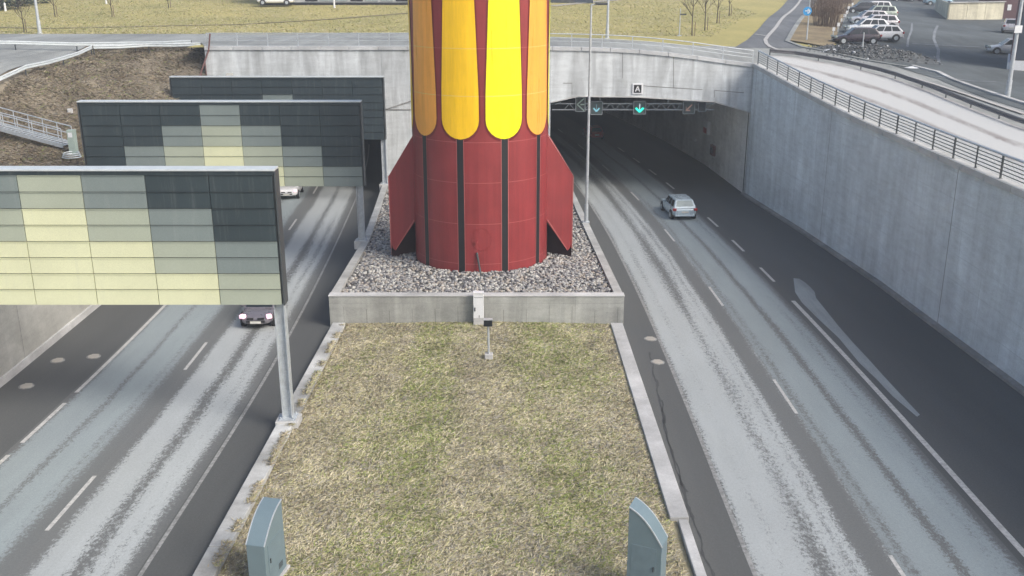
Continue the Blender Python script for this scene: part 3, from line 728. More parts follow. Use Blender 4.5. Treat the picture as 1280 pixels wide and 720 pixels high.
mb = MB(); a = aty(482, 137, PY-.03); b = aty(515, 126, PY-.03); c = aty(517, 136, PY-.03)
mb.bar(a, b, .03, .10); mb.bar(a, (c.x, c.y, a.z), .03, .08)
b1, b2 = aty(712, 103, PY-.02), aty(935, 118, PY-.02); 
mb.build('ledge', FADED, pf)
CRK = flat('stained_crack', (.16, .16, .155), .9)
for px0, py0, px1, py1 in ((800, 107, 845, 110), (845, 110, 878, 112), (893, 113, 930, 116), (704, 104, 715, 104)): MB().bar(aty(px0, py0, PY-.006), aty(px1, py1, PY-.006), .01, .045).build('crack', CRK, pf)
for px, y0, y1 in ((715, 104, 118), (842, 70, 110), (893, 113, 122), (778, 66, 98), (505, 60, 66)): MB().bar(aty(px, y0, PY-.006), aty(px, y1, PY-.006), .035, .01).build('crack', CRK, pf)
ty = frange(PY+.69, 228, 3)
def tun(nm, C, ul, ur, par, soff):
    P = []
    for Y in ty:
        z = zr(Y); h = soff+(zr(Y)-zr(PY)); l = (C(Y)+ul); r = (C(Y)+ur) if not callable(ur) else ur(Y)
        P.append([(l, Y, z-.3), (l, Y, h-.75), (l+2.2, Y, h), (r-3, Y, h), (r, Y, h-1.0), (r, Y, z-.3)])
    o = MB().grid(P).build(nm, CT, par); return o
tun('tunnel_lining', RC, -7.05, lambda Y: wallX(Y), pf, 5.5)
tun('tunnel_lining', LC, -5.75, 6.15, pf, 5.2)
mb = MB(); mb.box((RC(228)+2, 228, -4), (30, .3, 16)); mb.box((LC(228), 228.5, -4), (30, .3, 16)); mb.build('tunnel_end', CT, pf)
# kerbs inside the tunnels
MB().grid([[(RC(Y)-6.1, Y, zr(Y)), (RC(Y)-6.1, Y, zr(Y)+.25), (RC(Y)-7.1, Y, zr(Y)+.27)] for Y in ty]).build('tunnel_kerb', CK, pf)

# letter plate over the right opening
c = aty(797, 111, PY-.06); lp = empty('letter_sign', c, 'white framed black square sign with a white letter A above the tunnel opening', 'sign')
MB().box(c, (.86, .06, .86)).build('frame', WHT, lp, bevel=.03)
MB().box(c+Vector((0, -.035, 0)), (.60, .02, .62)).build('face', BLK, lp)
mb = MB(); L = lambda x, z: c+Vector((x, -.05, z))
mb.bar(L(-.17, -.21), L(0, .21), .01, .085); mb.bar(L(.17, -.21), L(0, .21), .01, .085); mb.bar(L(-.1, -.07), L(.1, -.07), .01, .07)
mb.build('letter', WHT, lp)

# lane signals on a truss just inside the opening
GY = PY+1.6
tr = empty('signal_truss', (10, GY, 4.4), 'grey steel truss across the tunnel mouth carrying the lane signals', 'truss')
za, zb_ = aty(800, 129.5, GY).z, aty(800, 137, GY).z; xa, xb = 3.3, aty(893, 133, GY).x
mb = MB(); mb.bar((xa, GY, za), (xb, GY, za), .09, .09); mb.bar((xa, GY, zb_), (xb, GY, zb_), .09, .09); mb.build('chord', GALV, tr)
mb = MB(); k = 0; x = xa+1
while x < xb-.4: mb.bar((x, GY, za if k % 2 else zb_), (x+.42, GY, zb_ if k % 2 else za), .045, .045); x += .42; k += 1
mb.build('bracing', GALV, tr)
mb = MB()
for px in (750, 835, 700): q = aty(px, 129, GY); mb.bar((q.x, GY, za), (q.x, GY, za+.75), .08, .08)
mb.build('hanger', GALV, tr)
def signal(px, w, h, label, strokes, m, frame=DKST, pyc=134.5):
    c = aty(px, pyc, GY-.3); o = empty('lane_signal', c, label, 'signal', 'lane signals at the tunnel mouth')
    MB().box(c+Vector((0, .1, 0)), (w, .28, h)).build('case', frame, o, bevel=.02)
    mb = MB()
    for s in (-1, 1): mb.box(c+Vector((s*w/2, -.05, 0)), (.035, .05, h)); mb.box(c+Vector((0, -.05, s*h/2)), (w, .05, .035))
    mb.build('bezel', GALV, o)
    if strokes:
        mb = MB()
        for x0, z0, x1, z1, wd in strokes: mb.bar(c+Vector((x0, -.055, z0)), c+Vector((x1, -.055, z1)), .02, wd)
        mb.build('symbol', m, o)
    return o, c
DARKG = flat('signal_case', (.09, .12, .12), .5)
signal(725.5, .8, 1.15, 'tall grey panel with pale K shaped strokes, left end of the truss', [(-.3, .5, -.3, -.5, .06), (.3, .5, -.26, 0, .10), (-.26, 0, .3, -.5, .10), (.0, 0, .34, 0, .1), (.33, .5, .33, -.5, .05)], flat('pale_green_stroke', (.45, .58, .5), .5), DKST, 130.5)
A = lambda s: [(0, .3*s, 0, -.2*s, .13), (0, -.28*s, -.24*s, 0, .12), (0, -.28*s, .24*s, 0, .12)]
signal(745.5, .95, 1.05, 'lane signal with a pale blue down arrow, half behind the lamp post', A(1), SIGB, DARKG, 135)
signal(799.5, 1.0, 1.05, 'lane signal with a bright green down arrow in the middle of the truss', [], SIGG, DARKG, 134.5)
c = aty(799.5, 134.5, GY-.3)
mb = MB(); mb.bar(c+Vector((0, -.06, .32)), c+Vector((0, -.06, -.15)), .02, .14)
ar = mb.build('arrow_shaft', SIGW); o = [x for x in COL.objects if x.get('label', '').startswith('lane signal with a bright green')][0]
ar.parent = o; ar.data.transform(Matrix.Translation(-OFF[o.name]))
mb = MB(); mb.bar(c+Vector((.02, -.064, -.34)), c+Vector((-.32, -.064, -.02)), .02, .17); mb.bar(c+Vector((-.02, -.062, -.34)), c+Vector((.32, -.062, -.02)), .02, .17)
ar = mb.build('arrow_head', SIGG); ar.parent = o; ar.data.transform(Matrix.Translation(-OFF[o.name]))
signal(861, .95, 1.0, 'lane signal with a dim red arrow to the lower left', [(.25, .25, -.2, -.2, .1), (-.22, .1, -.22, -.25, .1), (-.25, -.22, .12, -.22, .1)], SIGR, DARKG, 134.5)
signal(877.5, .62, .8, 'small blank dark panel at the right end of the truss', [], None, DKST, 133.5)

# things on the right tunnel wall
def wall_pt(px, py):
    u, y, z = ray(px, py); t = 60.
    while t < 160 and u*t < wallX(y*t): t += .1
    return Vector((wallX(y*t), y*t, HC+z*t))
def wall_box(nm, px, py, w, h, d, m, label, cat, extra=None):
    q = wall_pt(px, py); o = empty(nm, q, label, cat)
    MB().box(q+Vector((-d/2, 0, 0)), (d, w, h), R(4)).build('case', m, o, bevel=.02)
    if extra: MB().box(q+Vector((-d-.01, 0, extra[0])), (.02, w*.7, extra[1]), R(4)).build('face', extra[2], o)
wall_box('emergency_sign', 886, 159, 1.6, 1.3, .35, WHT, 'white and red emergency sign box on the tunnel side wall', 'sign', (-.3, .5, P_RED))
wall_box('fire_cabinet', 893, 188, 1.2, .95, .25, flat('dull_red_metal', (.13, .035, .035), .5), 'small dark red cabinet low on the tunnel side wall', 'cabinet', (0, .5, P_PURP))
wall_box('wall_lamp', 870, 175, .5, .3, .2, WHT, 'small white lamp on the tunnel side wall', 'lamp', (0, .18, WHT))

# ================================================================== UPPER GROUND
def sheet(name, m, P): return struct(MB().grid(P), name, m)
offs = [0, .5, 1, 1.5, 2, 3, 4, 5, 6, 8, 10, 12, 14, 16, 18, 20, 22, 24, 26, 28, 30, 33, 36, 40, 45, 50, 56, 63, 72, 85, 100, 130, 200, 350, 600]
sheet('ground', SOIL, [[(wallX(Y)+.3+o, Y, zU(wallX(Y)+.3+o, Y)-.03) for o in offs] for Y in frange(-60, PY+1, 2)])
xs = [-600, -350, -200, -140, -110, -90, -80]+frange(-76, 80, 2)[0:]+[90, 105, 125, 150, 200, 350, 620]
def northz(x, y):
    return zU(x, y)
ysn = frange(PY+.6, 140, 2)+frange(143, 200, 4)+[215, 235, 260, 320, 420, 600, 900]
sheet('ground', FIELD, [[(x, Y, northz(x, Y)) for x in xs if x >= -26] for Y in ysn])
sheet('ground', FIELD, [[(x, Y, northz(x, Y)) for x in xs if x <= -26] for Y in frange(84.4, 140, 2)+ysn[-(len(frange(143, 200, 4))+7):]])
xl = [-600, -350, -200, -140, -110, -90, -75, -66, -60, -56, -52, -48]+frange(-45, -23, 1)
sheet('embankment', BANK, [[(x, Y, zL(x, Y)+.12*noise.noise(Vector((x*.5, Y*.5, 5))) if x < -23 else zL(x, Y)) for x in xl]+[(lwX(Y)-.3, Y, min(lwZ(Y)+.02, zL(lwX(Y), Y)+.3))] for Y in frange(-60, 84.6, 1.2)])
# far bare ground behind everything, under the horizon
struct(MB().grid([[(x, y, -3.0) for x in (-3000, -620)] for y in (-3000, 3000)]).grid([[(x, y, -3.0) for x in (620, 3000)] for y in (-3000, 3000)]).grid([[(x, y, -3.) for x in (-620, 620)] for y in (899, 3000)]).grid([[(x, y, -3.) for x in (-620, 620)] for y in (-3000, -59)]), 'ground', FIELD)

def drape(name, A, B, m, off, n=14, step=1.5, f=zU, kind=True, uv=False):
    """a sheet between two matched lines laid on the terrain"""
    A = [Vector(a) for a in A]; B = [Vector(b) for b in B]; RA, RB = [], []
    for i in range(len(A)-1):
        k = max(1, int(max((A[i+1]-A[i]).length, (B[i+1]-B[i]).length)/step))
        for j in range(k): RA.append(A[i].lerp(A[i+1], j/k)); RB.append(B[i].lerp(B[i+1], j/k))
    RA.append(A[-1]); RB.append(B[-1]); Pn, UV = [], []; s = 0
    for a, b in zip(RA, RB):
        row = []; ur = []
        for j in range(n+1):
            q = a.lerp(b, j/n); row.append((q.x, q.y, f(q.x, q.y)+off)); ur.append((j/n, s))
        Pn.append(row); UV.append(ur); s += step
    mb = MB(); mb.grid(Pn, uv=UV if uv else None)
    o = mb.build(name, m)
    return tag(o, kind='structure') if kind else o
g = lambda px, py: G(px, py).to_2d().to_3d()
# street across the bridge and then along the right wall
near = [(-24.4, PY+.3), (-10, PY+.3), (0, PY+.3), (8, PY+.3), (14, PY+.3), (19.6, PY+.3)]+[(wallX(Y)+.45, Y) for Y in (76, 70, 62, 54, 46, 38, 28, 10, -20, -60)]
far = [g(p[0], p[1]) for p in ((240, 43), (480, 43), (600, 43), (700, 47), (780, 51), (860, 57))]
far += [g(920, 59), g(975, 58), g(1010, 60), g(1050, 66), g(1110, 78), g(1172, 92)]+[Vector((q[0], q[1], 0)) for q in ((31.5, 55), (33, 40), (34, 0), (34, -60))]
far[-4] = g(1262, 118); far[-3] = Vector((33.5, 38, 0))
far = far[:len(near)]
drape('street', [Vector((a[0], a[1], 0)) for a in near], far, AS3, .05, 16)
LF = [Vector((x, 84.6, 0)) for x in (-90, -60, -45, -36, -24.2)]; LT = [g(-300, 43), g(-120, 43), g(0, 43), g(120, 43), g(242, 43)]
drape('street', LF, LT, AS3, .05, 12)
drape('street', [(-90, 60, 0), (-90, 84.7, 0)], [(-35.4, 66, 0), (-35.2, 84.7, 0)], AS3, .07, 30, f=zL)
# side road climbing away on the right
sl = [g(918, 60.3), g(935, 50), g(950, 35), g(967, 18), g(985, 0), Vector((68, 240, 0))]
sr = [g(1002, 61.5), g(984, 53), g(990, 42), g(1002, 24), g(1020, 0), Vector((84, 240, 0))]
drape('side_road', sl, sr, asphalt('side_asphalt', (.15, .16, .17), .2), .07, 10)
# light dusty carriageway between the railing and the guard rail
GRL = [(962, 70.5), (985, 72), (1010, 75.5), (1060, 84.5), (1110, 97), (1160, 114.5), (1210, 135.5), (1280, 163)]
grp = [G(x, y) for x, y in GRL]; d = (grp[-1]-grp[-2]).normalized()
grp2 = [Vector((q.x, q.y, 0)) for q in grp]+[Vector((grp[-1].x+2.5, 38, 0)), Vector((grp[-1].x+4, 10, 0)), Vector((grp[-1].x+4, -60, 0))]
def dusty(nt, b):
    tc = nt.nodes.new('ShaderNodeTexCoord'); sp = nt.nodes.new('ShaderNodeSeparateXYZ'); nt.links.new(tc.outputs['UV'], sp.inputs[0])
    v = coords(nt, (5, .25, 1), True); n = nz(nt, v, 1.2, 8, .75); fn = nz(nt, coords(nt), 12, 6, .8)
    u = math_(nt, 'ADD', sp.outputs[0], math_(nt, 'MULTIPLY', math_(nt, 'SUBTRACT', n, .5), .12))
    tr_ = ramp(nt, u, [(.0, .1), (.05, 0), (.30, 0), (.34, .75), (.375, .75), (.41, 0), (.59, 0), (.63, .85), (.67, .85), (.71, 0), (.92, 0), (.99, .75)])
    k = math_(nt, 'MULTIPLY', tr_, ramp(nt, n, [(.35, .2), (.6, 1.0)]))
    c = mix(nt, k, (.50, .51, .50), (.20, .175, .165)); nt.links.new(mix(nt, .4, c, ramp(nt, fn, [(.3, .8), (.7, 1.15)]), 'MULTIPLY'), b.inputs['Base Color'])
    b.inputs['Roughness'].default_value = .9
DUST = mat('dusty_carriageway', dusty)
# nearest wall points matched to the guard rail line
nw = [Vector((wallX(Y)+.45, Y, 0)) for Y in (79.5, 76, 72, 66, 60, 54.5, 49.5, 43)]+[Vector((wallX(38)+.45, 35, 0)), Vector((wallX(10)+.45, 10, 0)), Vector((wallX(0)+.45, -60, 0))]
drape('carriageway', nw, grp2, DUST, .10, 16, uv=True)
# parking lot
LA = [g(1100, -14), g(1075, 0), g(1045, 25), g(1040, 50), g(1090, 74), g(1172, 100), g(1235, 125), g(1280, 139), Vector((33.5, 50, 0)), Vector((33.5, 30, 0))]
LB = [Vector(q) for q in ((135, 200, 0), (128, 180, 0), (122, 150, 0), (118, 130, 0), (112, 115, 0), (106, 98, 0), (100, 86, 0), (95, 76, 0), (95, 60, 0), (95, 30, 0))]
drape('parking_lot', LA, LB, AS2, .08, 40, 2)
def line_on(name, pts, w, m, off, f=zU):
    q = resample(pts, 1.2); A_, B_ = [], []
    for i, p in enumerate(q):
        dd = (q[min(i+1, len(q)-1)]-q[max(i-1, 0)]); dd.z = 0; dd.normalize(); s = Vector((-dd.y, dd.x, 0))*w/2
        A_.append((p.x-s.x, p.y-s.y, f(p.x-s.x, p.y-s.y)+off)); B_.append((p.x+s.x, p.y+s.y, f(p.x+s.x, p.y+s.y)+off))
    return struct(MB().grid(list(zip(A_, B_))), name, m)
line_on('road_line', [g(1004, -4), g(1000, 2), g(985, 18), g(970, 35), g(960, 46), g(956.5, 51), g(958, 56), g(963, 60), g(972, 63.5), g(985, 65), g(1010, 69), g(1050, 76), g(1110, 90)], .35, flat('light_verge', (.42, .42, .41), .9), .12)
line_on('road_line', [g(1110, 90), g(1165, 106), g(1210, 120.5), g(1280, 144.5)], .35, flat('light_verge_b', (.42, .41, .40), .9), .13)
line_on('road_line', [g(943, 44), g(957, 46)], .3, WHITE, .12)
def kerbline(name, pts, w, h, m, label):
    q = resample(pts, 1.0); mb = MB(); rows = []
    for i, p in enumerate(q):
        dd = (q[min(i+1, len(q)-1)]-q[max(i-1, 0)]); dd.z = 0; dd.normalize(); s = Vector((-dd.y, dd.x, 0))*w/2; z = zU(p.x, p.y)
        rows.append([(p.x-s.x, p.y-s.y, z-.05), (p.x-s.x, p.y-s.y, z+h), (p.x+s.x, p.y+s.y, z+h), (p.x+s.x, p.y+s.y, z-.05)])
    return tag(mb.grid(rows).build(name, m), label, 'kerb')
kerbline('kerb_stone', [g(1140, 84), g(1172, 92), g(1190, 101), g(1235, 117), g(1280, 131.5), Vector((34.9, 52, 0)), Vector((35, 30, 0))], .35, .2, CK, 'low pale kerb with rubble between the parking lot and the path')
kerbline('kerb_stone', [g(984, 53), g(990, 42), g(1002, 24), g(1020, 0)], .45, .16, AS3, 'grey kerb along the right edge of the climbing side road')
kerbline('kerb_stone', [g(984, 53), g(1002, 60), g(1040, 67), g(1085, 77), g(1140, 86)], .4, .16, AS3, 'grey kerb curving round the brown verge corner')
# brown verge between side road and parking lot
drape('verge', [g(986, 52), g(991, 42), g(1003, 24), g(1021, 0)], [g(1042, 62), g(1047, 42), g(1055, 22), g(1074, 0)], grassmat('verge_turf', (.34, .28, .17), (.2, .16, .11), .5), .14, 12)
# pale cracks and snow smears on the lot
for pts, w in (([g(1172, 33), g(1168, 42), g(1167, 50), g(1170, 57), g(1173, 64), g(1172, 73), g(1174, 80)], .28), ([g(1140, 56), g(1180, 58), g(1225, 60)], .3), ([g(1134, 60), g(1135, 50), g(1139, 40), g(1140, 30)], .22), ([g(1170, 97), g(1215, 103), g(1245, 104)], .3)):
    line_on('salt_streak', pts, w, flat('salt_smear_%d' % int(w*100+pts[0].x), (.20, .22, .24), .9, var=.4, vscale=1), .11)
# track across the far field
line_on('footpath', [g(-60, 34), g(60, 36), g(300, 31), g(420, 24), g(520, 16)], .5, flat('worn_path', (.20, .17, .11), .95, var=.3), .06)
line_on('footpath', [g(690, 8), g(740, 3), g(800, -2)], 1.4, flat('gravel_path', (.36, .35, .32), .95), .06)

# grass on bank and field
def bank_s(n):
    out = []
    while len(out) < n:
        x = rng.uniform(-35, -22.4); y = rng.uniform(50, 84.4)
        if x < -34.6 and y > 65: continue
        out.append((x, y))
    for _ in range(n//6): out.append((rng.uniform(-45, -22.5), rng.uniform(20, 66)))
    return np.array(out)
def bank_p(x, y):
    a = noise.noise(Vector((x*.35, y*.25, 11)))
    b = noise.noise(Vector((x*.9, y*.6, 4)))
    return (.10+.15*a, .42-.2*a, .12, .03, .16, max(.04, .22+.7*b))
blades('grass', 100000, bank_s, zL, (.12, .38), (.025, .055), bank_p, [grassmat('bank_straw', (.50, .44, .33)), grassmat('bank_brown', (.33, .27, .19)), grassmat('bank_olive', (.34, .32, .19)), STR[3], grassmat('bank_grey', (.30, .28, .24)), grassmat('dead_stems', (.18, .145, .115))], 'dead matted brown grass covering the left embankment', 'grass', .3)
def field_s(n):
    x = rng.uniform(-75, 30, n); y = 97.5+ (rng.uniform(0, 1, n)**1.3)*80
    keep = [(a, b) for a, b in zip(x, y) if a < 20+(b-92)*.40-3]
    return np.array(keep)
def field_p(x, y):
    a = noise.noise(Vector((x*.05, y*.12, 2)))
    return (.36, .10, .44+.3*a, .20+.3*a, .02)
blades('grass', 90000, field_s, zU, (.10, .32), (.04, .09), field_p, STR, 'yellow green rough grass covering the field beyond the street', 'grass', .35)

# ================================================================== RAILINGS AND GUARD RAILS
def railing(name, path, zf, hgt, spacing, label, rails, m=DKST, topm=GALV, r=.03, beam=False, base=.15, cat='railing'):
    q = resample(path, .6); L = [0]
    for a, b in zip(q, q[1:]): L.append(L[-1]+(b-a).to_2d().length)
    def at(s):
        for i in range(len(q)-1):
            if s <= L[i+1]: k = (s-L[i])/max(1e-6, L[i+1]-L[i]); p = q[i].lerp(q[i+1], k); return Vector((p.x, p.y, zf(p.x, p.y)+base))
        p = q[-1]; return Vector((p.x, p.y, zf(p.x, p.y)+base))
    root = empty(name, at(0), label, cat); n = min(99, int(L[-1]/spacing))
    P0 = [at(L[-1]*i/n) for i in range(n+1)]
    for i, p in enumerate(P0):
        mb = MB(); mb.box(p+Vector((0, 0, hgt/2)), (.07, .07, hgt)); mb.box(p+Vector((0, 0, .01)), (.16, .16, .02)); mb.build('post', m, root)
    mb = MB(); sub = [at(L[-1]*i/(n*2)) for i in range(2*n+1)]
    if beam:                                  # corrugated steel beam
        prof = [(0, -.15), (.05, -.11), (.05, -.05), (0, 0), (.05, .05), (.05, .11), (0, .15)]
        rows = []
        for i, p in enumerate(sub):
            dd = sub[min(i+1, len(sub)-1)]-sub[max(i-1, 0)]; dd.z = 0; dd.normalize(); nn = Vector((dd.y, -dd.x, 0))
            rows.append([p+nn*(.06+a)+Vector((0, 0, hgt-.12+b)) for a, b in prof])
        mb.grid(rows); mb.build('beam', topm, root)
    else:
        for a, b in zip(sub, sub[1:]): mb.tube(a+Vector((0, 0, hgt)), b+Vector((0, 0, hgt)), r, n=8)
        mb.build('top_rail', topm, root)
        for h in rails:
            mb = MB()
            for a, b in zip(sub, sub[1:]): mb.tube(a+Vector((0, 0, h)), b+Vector((0, 0, h)), .022, n=6)
            mb.build('rail', m, root)
    return root
rp = [Vector((wallX(Y)+.14, Y, 0)) for Y in frange(0, PY-.5, 3)]
rl = railing('parapet_railing', rp, zU, 1.05, 2.35, 'dark steel railing with thin rails along the top of the right wall', [.22, .38, .54, .70, .86], topm=GALV, r=.06)
mb = MB()                                    # ragged strip of dried leaves and grit hanging in the mesh
sp_ = [Vector((wallX(Y)+.14, Y, zU(wallX(Y), Y)+.15)) for Y in frange(20, PY-.5, .12)]
for a in sp_:
    mb.bar(a+Vector((0, 0, .1)), a+Vector((0, 0, .95)), .02, .02)
o = mb.build('mesh_infill', GALV, rl)
bpth = [Vector((x, PY+.12, 0)) for x in frange(-24.2, 19.2, 1.5)]
railing('bridge_railing', bpth, zU, .98, 2.3, 'pale steel pipe railing on the bridge edge above the tunnel mouths', [.42, .68], m=GALV, r=.04, base=.13)
railing('guard_rail', [Vector((q.x, q.y, 0)) for q in grp]+[grp2[-3], grp2[-2]], zU, .6, 4.0, 'steel guard rail between the dusty carriageway and the dark path', [], m=DKST, topm=flat('dull_beam', (.13, .13, .14), .6, .3), beam=True, base=0)
railing('guard_rail', [G(-40, 128, zL), G(0, 112, zL), G(58, 90, zL), G(115, 69, zL)], zL, .75, 4.0, 'pale guard rail above the stair bank beside the left street', [], beam=True, base=0, topm=CAP)
railing('guard_rail', [G(118, 69, zL), G(185, 66, zL), G(252, 65, zL)], lambda x, y: zL(x, y), .75, 4.0, 'short pale guard rail between the bank and the bridge railing', [], beam=True, base=0, topm=CAP)
railing('guard_rail', [G(-60, 64, zL), G(60, 64.5, zL), G(150, 64, zL), G(240, 62, zL)], zL, .75, 4.0, 'long guard rail on the far side of the upper left street', [], beam=True, base=0, topm=CAP)
# reddish rail on the left end of the portal wall
rr = empty('handrail', (-24.6, 81, 8), 'rust red handrail climbing the left end of the tunnel wall', 'handrail')
mb = MB(); a = aty(249, 97, 79.9); b = aty(261, 62, 80.3); c2 = aty(262.5, 42, 80.3); mb.bar(a, b, .11, .11); mb.bar(b, c2, .10, .10); mb.build('rail', RUST, rr)
mb = MB()
for k in (.2, .6): q = a.lerp(b, k); mb.bar(q, q-Vector((.0, -.1, 1.6)), .06, .06)
mb.build('post', RUST, rr)

# ================================================================== STAIR ON THE LEFT BANK
s0 = G(-40, 152, zL); s1 = G(86, 186, zL)
st = empty('steel_stair', s1, 'galvanised steel stair with pipe railing going down the left bank', 'stair')
dv = (s1-s0); n = 26; up = Vector((0, 0, .25)); side = Vector((-dv.y, dv.x, 0)).normalized()*.5
mb = MB()
for i in range(n):
    q = s0.lerp(s1, (i+.5)/n)+up; mb.box(q, (dv.length/n*.62, 1.0, .05), math.atan2(dv.y, dv.x))
mb.build('tread', GALV, st)
for s in (-1, 1): MB().bar(s0+side*s+up, s1+side*s+up, .06, .24).build('stringer', GALV, st)
for s in (-1, 1):
    mb = MB()
    for h in (.62, 1.1): mb.tube(s0+side*s+up+Vector((0, 0, h)), s1+side*s+up+Vector((0, 0, h)), .035, n=8)
    for i in range(0, 8): q = s0.lerp(s1, i/7)+side*s+up; mb.tube(q, q+Vector((0, 0, 1.1)), .03, n=8)
    mb.build('handrail', GALV, st)
q = G(93, 193, zL); cb = empty('control_cabinet', q, 'narrow pale green cabinet with a white notice beside the foot of the stair', 'cabinet')
MB().box(q+Vector((0, 0, .75)), (.45, .4, 1.6)).build('body', flat('pale_green_metal', (.34, .42, .38), .5), cb, bevel=.02)
MB().box(q+Vector((-.02, -.21, 1.25)), (.26, .015, .3)).build('notice', WHT, cb)
q = G(90, 198, zL); co = empty('cable_coil', q, 'loops of pale cable lying at the foot of the cabinet', 'cable')
mb = MB()
for k in range(3):
    for i in range(20):
        a0, a1 = 2*math.pi*i/20, 2*math.pi*(i+1)/20; f = lambda a: q+Vector((math.cos(a)*(.55-.05*k), math.sin(a)*.5, .1+.12*k)); mb.tube(f(a0), f(a1), .035, n=6)
mb.build('loop', CAP, co)
q = G(88, 141, zL); sb = empty('boulder', q, 'pale square stone lying on the left bank above the stair', 'stone')
MB().box(q+Vector((0, 0, .12)), (.36, .3, .34), .4).build('stone', CK, sb, bevel=.06)

# ================================================================== LAMPS, POLES, SIGNS
def pole(name, q, h, r0, r1, label, cat, m=GALV, arm=None, group=None):
    o = empty(name, q, label, cat, group)
    mb = MB(); mb.tube(q, q+Vector((0, 0, 1.2)), r0*1.35, r0*1.2, 14); mb.tube(q+Vector((0, 0, 1.2)), q+Vector((0, 0, h)), r0, r1, 14); mb.build('pole', m, o)
    MB().box(q+Vector((0, 0, .03)), (.42, .42, .07)).build('base_plate', m, o)
    if arm:
        dx, dy = arm; tp = q+Vector((0, 0, h)); e = tp+Vector((dx, dy, .05))
        MB().tube(tp-Vector((0, 0, .05)), e, r1*.9, r1*.7, 10).build('arm', m, o)
        hd = MB().box(e+Vector((dx*.35, dy*.35, -.02)), (.75 if dx else .3, .3 if dx else .75, .14)).build('lamp_head', DKST, o, bevel=.04)
        MB().box(e+Vector((dx*.35, dy*.35, -.095)), (.5 if dx else .2, .2 if dx else .5, .02)).build('lens', GLASSB, hd)
    return o
b0 = Vector((4.82, 62.4, zr(62.4)+RT))
pole('street_lamp', b0, 13.35-b0.z, .10, .055, 'slender grey street lamp standing on the right rim of the pebble bed', 'street lamp', arm=(.45, 0))
MB().box(b0+Vector((0, 0, 1.0)), (.24, .10, .4)).build('service_door', GALV, [o for o in COL.objects if o.get('label', '').startswith('slender')][0])
pole('street_lamp', G(50, 42), 10, .14, .08, 'pale street lamp rising from the grass edge at the upper left', 'street lamp', arm=(0, -1.2))
pole('street_lamp', G(759, 48), 10, .12, .07, 'grey street lamp behind the bridge street, right of the tower', 'street lamp', arm=(0, -1.2))
q = G(1259, 122); pole('street_lamp', q, 10, .14, .08, 'grey street lamp by the parking lot at the upper right, carrying a white plate', 'street lamp', arm=(-1.0, 0))
MB().box(q+Vector((-.05, -.2, 4.6)), (.5, .04, .5)).build('plate', WHT, [o for o in COL.objects if o.get('label', '').startswith('grey street lamp by the parking')][0])
q = G(1008, 51.5)
rs = pole('traffic_sign', q, 5.2, .06, .05, 'round blue sign with white arrows on a pole at the side road corner', 'traffic sign')
c = q+Vector((-.18, -.08, 2.72))
MB().tube(c, c+Vector((0, -.03, 0)), .40, n=32).build('disc', flat('sign_blue', (.02, .28, .62), .4), rs)
mb = MB(); c = c+Vector((0, -.04, 0))
mb.bar(c+Vector((-.22, 0, .03)), c+Vector((.22, 0, .03)), .015, .09); mb.bar(c+Vector((0, 0, -.2)), c+Vector((0, 0, .2)), .015, .09); mb.bar(c+Vector((.05, 0, .2)), c+Vector((.26, 0, 0)), .015, .09); mb.bar(c+Vector((.05, 0, -.2)), c+Vector((.26, 0, 0)), .015, .09)
mb.build('arrows', WHT, rs)
q = G(849, 45); pl_ = pole('marker_post', q, 2.6, .045, .04, 'thin post with a small dark plate standing in the field', 'post'); MB().box(q+Vector((.28, -.05, 2.0)), (.6, .04, .14)).build('plate', DKST, pl_)
q = G(1077, 70); pole('marker_post', q, 2.0, .05, .04, 'thin grey stake standing in front of the grit heap', 'post')
for (x, y) in ((1041, 43), (1047, 37), (1051.5, 31), (1054.5, 25), (1057.5, 20), (1060, 13), (1065, 8)):
    q = G(x, y+4); o = empty('number_post', q, 'small white number plate on a stake at the head of a parking bay, from which no other can be told', 'post', 'number plates along the parking bays')
    o['label'] = 'small white plate on a stake in the row in front of the parked cars'
    MB().box(q+Vector((0, 0, .4)), (.08, .08, .9)).build('stake', GALV, o); MB().box(q+Vector((0, -.05, .82)), (.26, .05, .34)).build('plate', WHT, o)

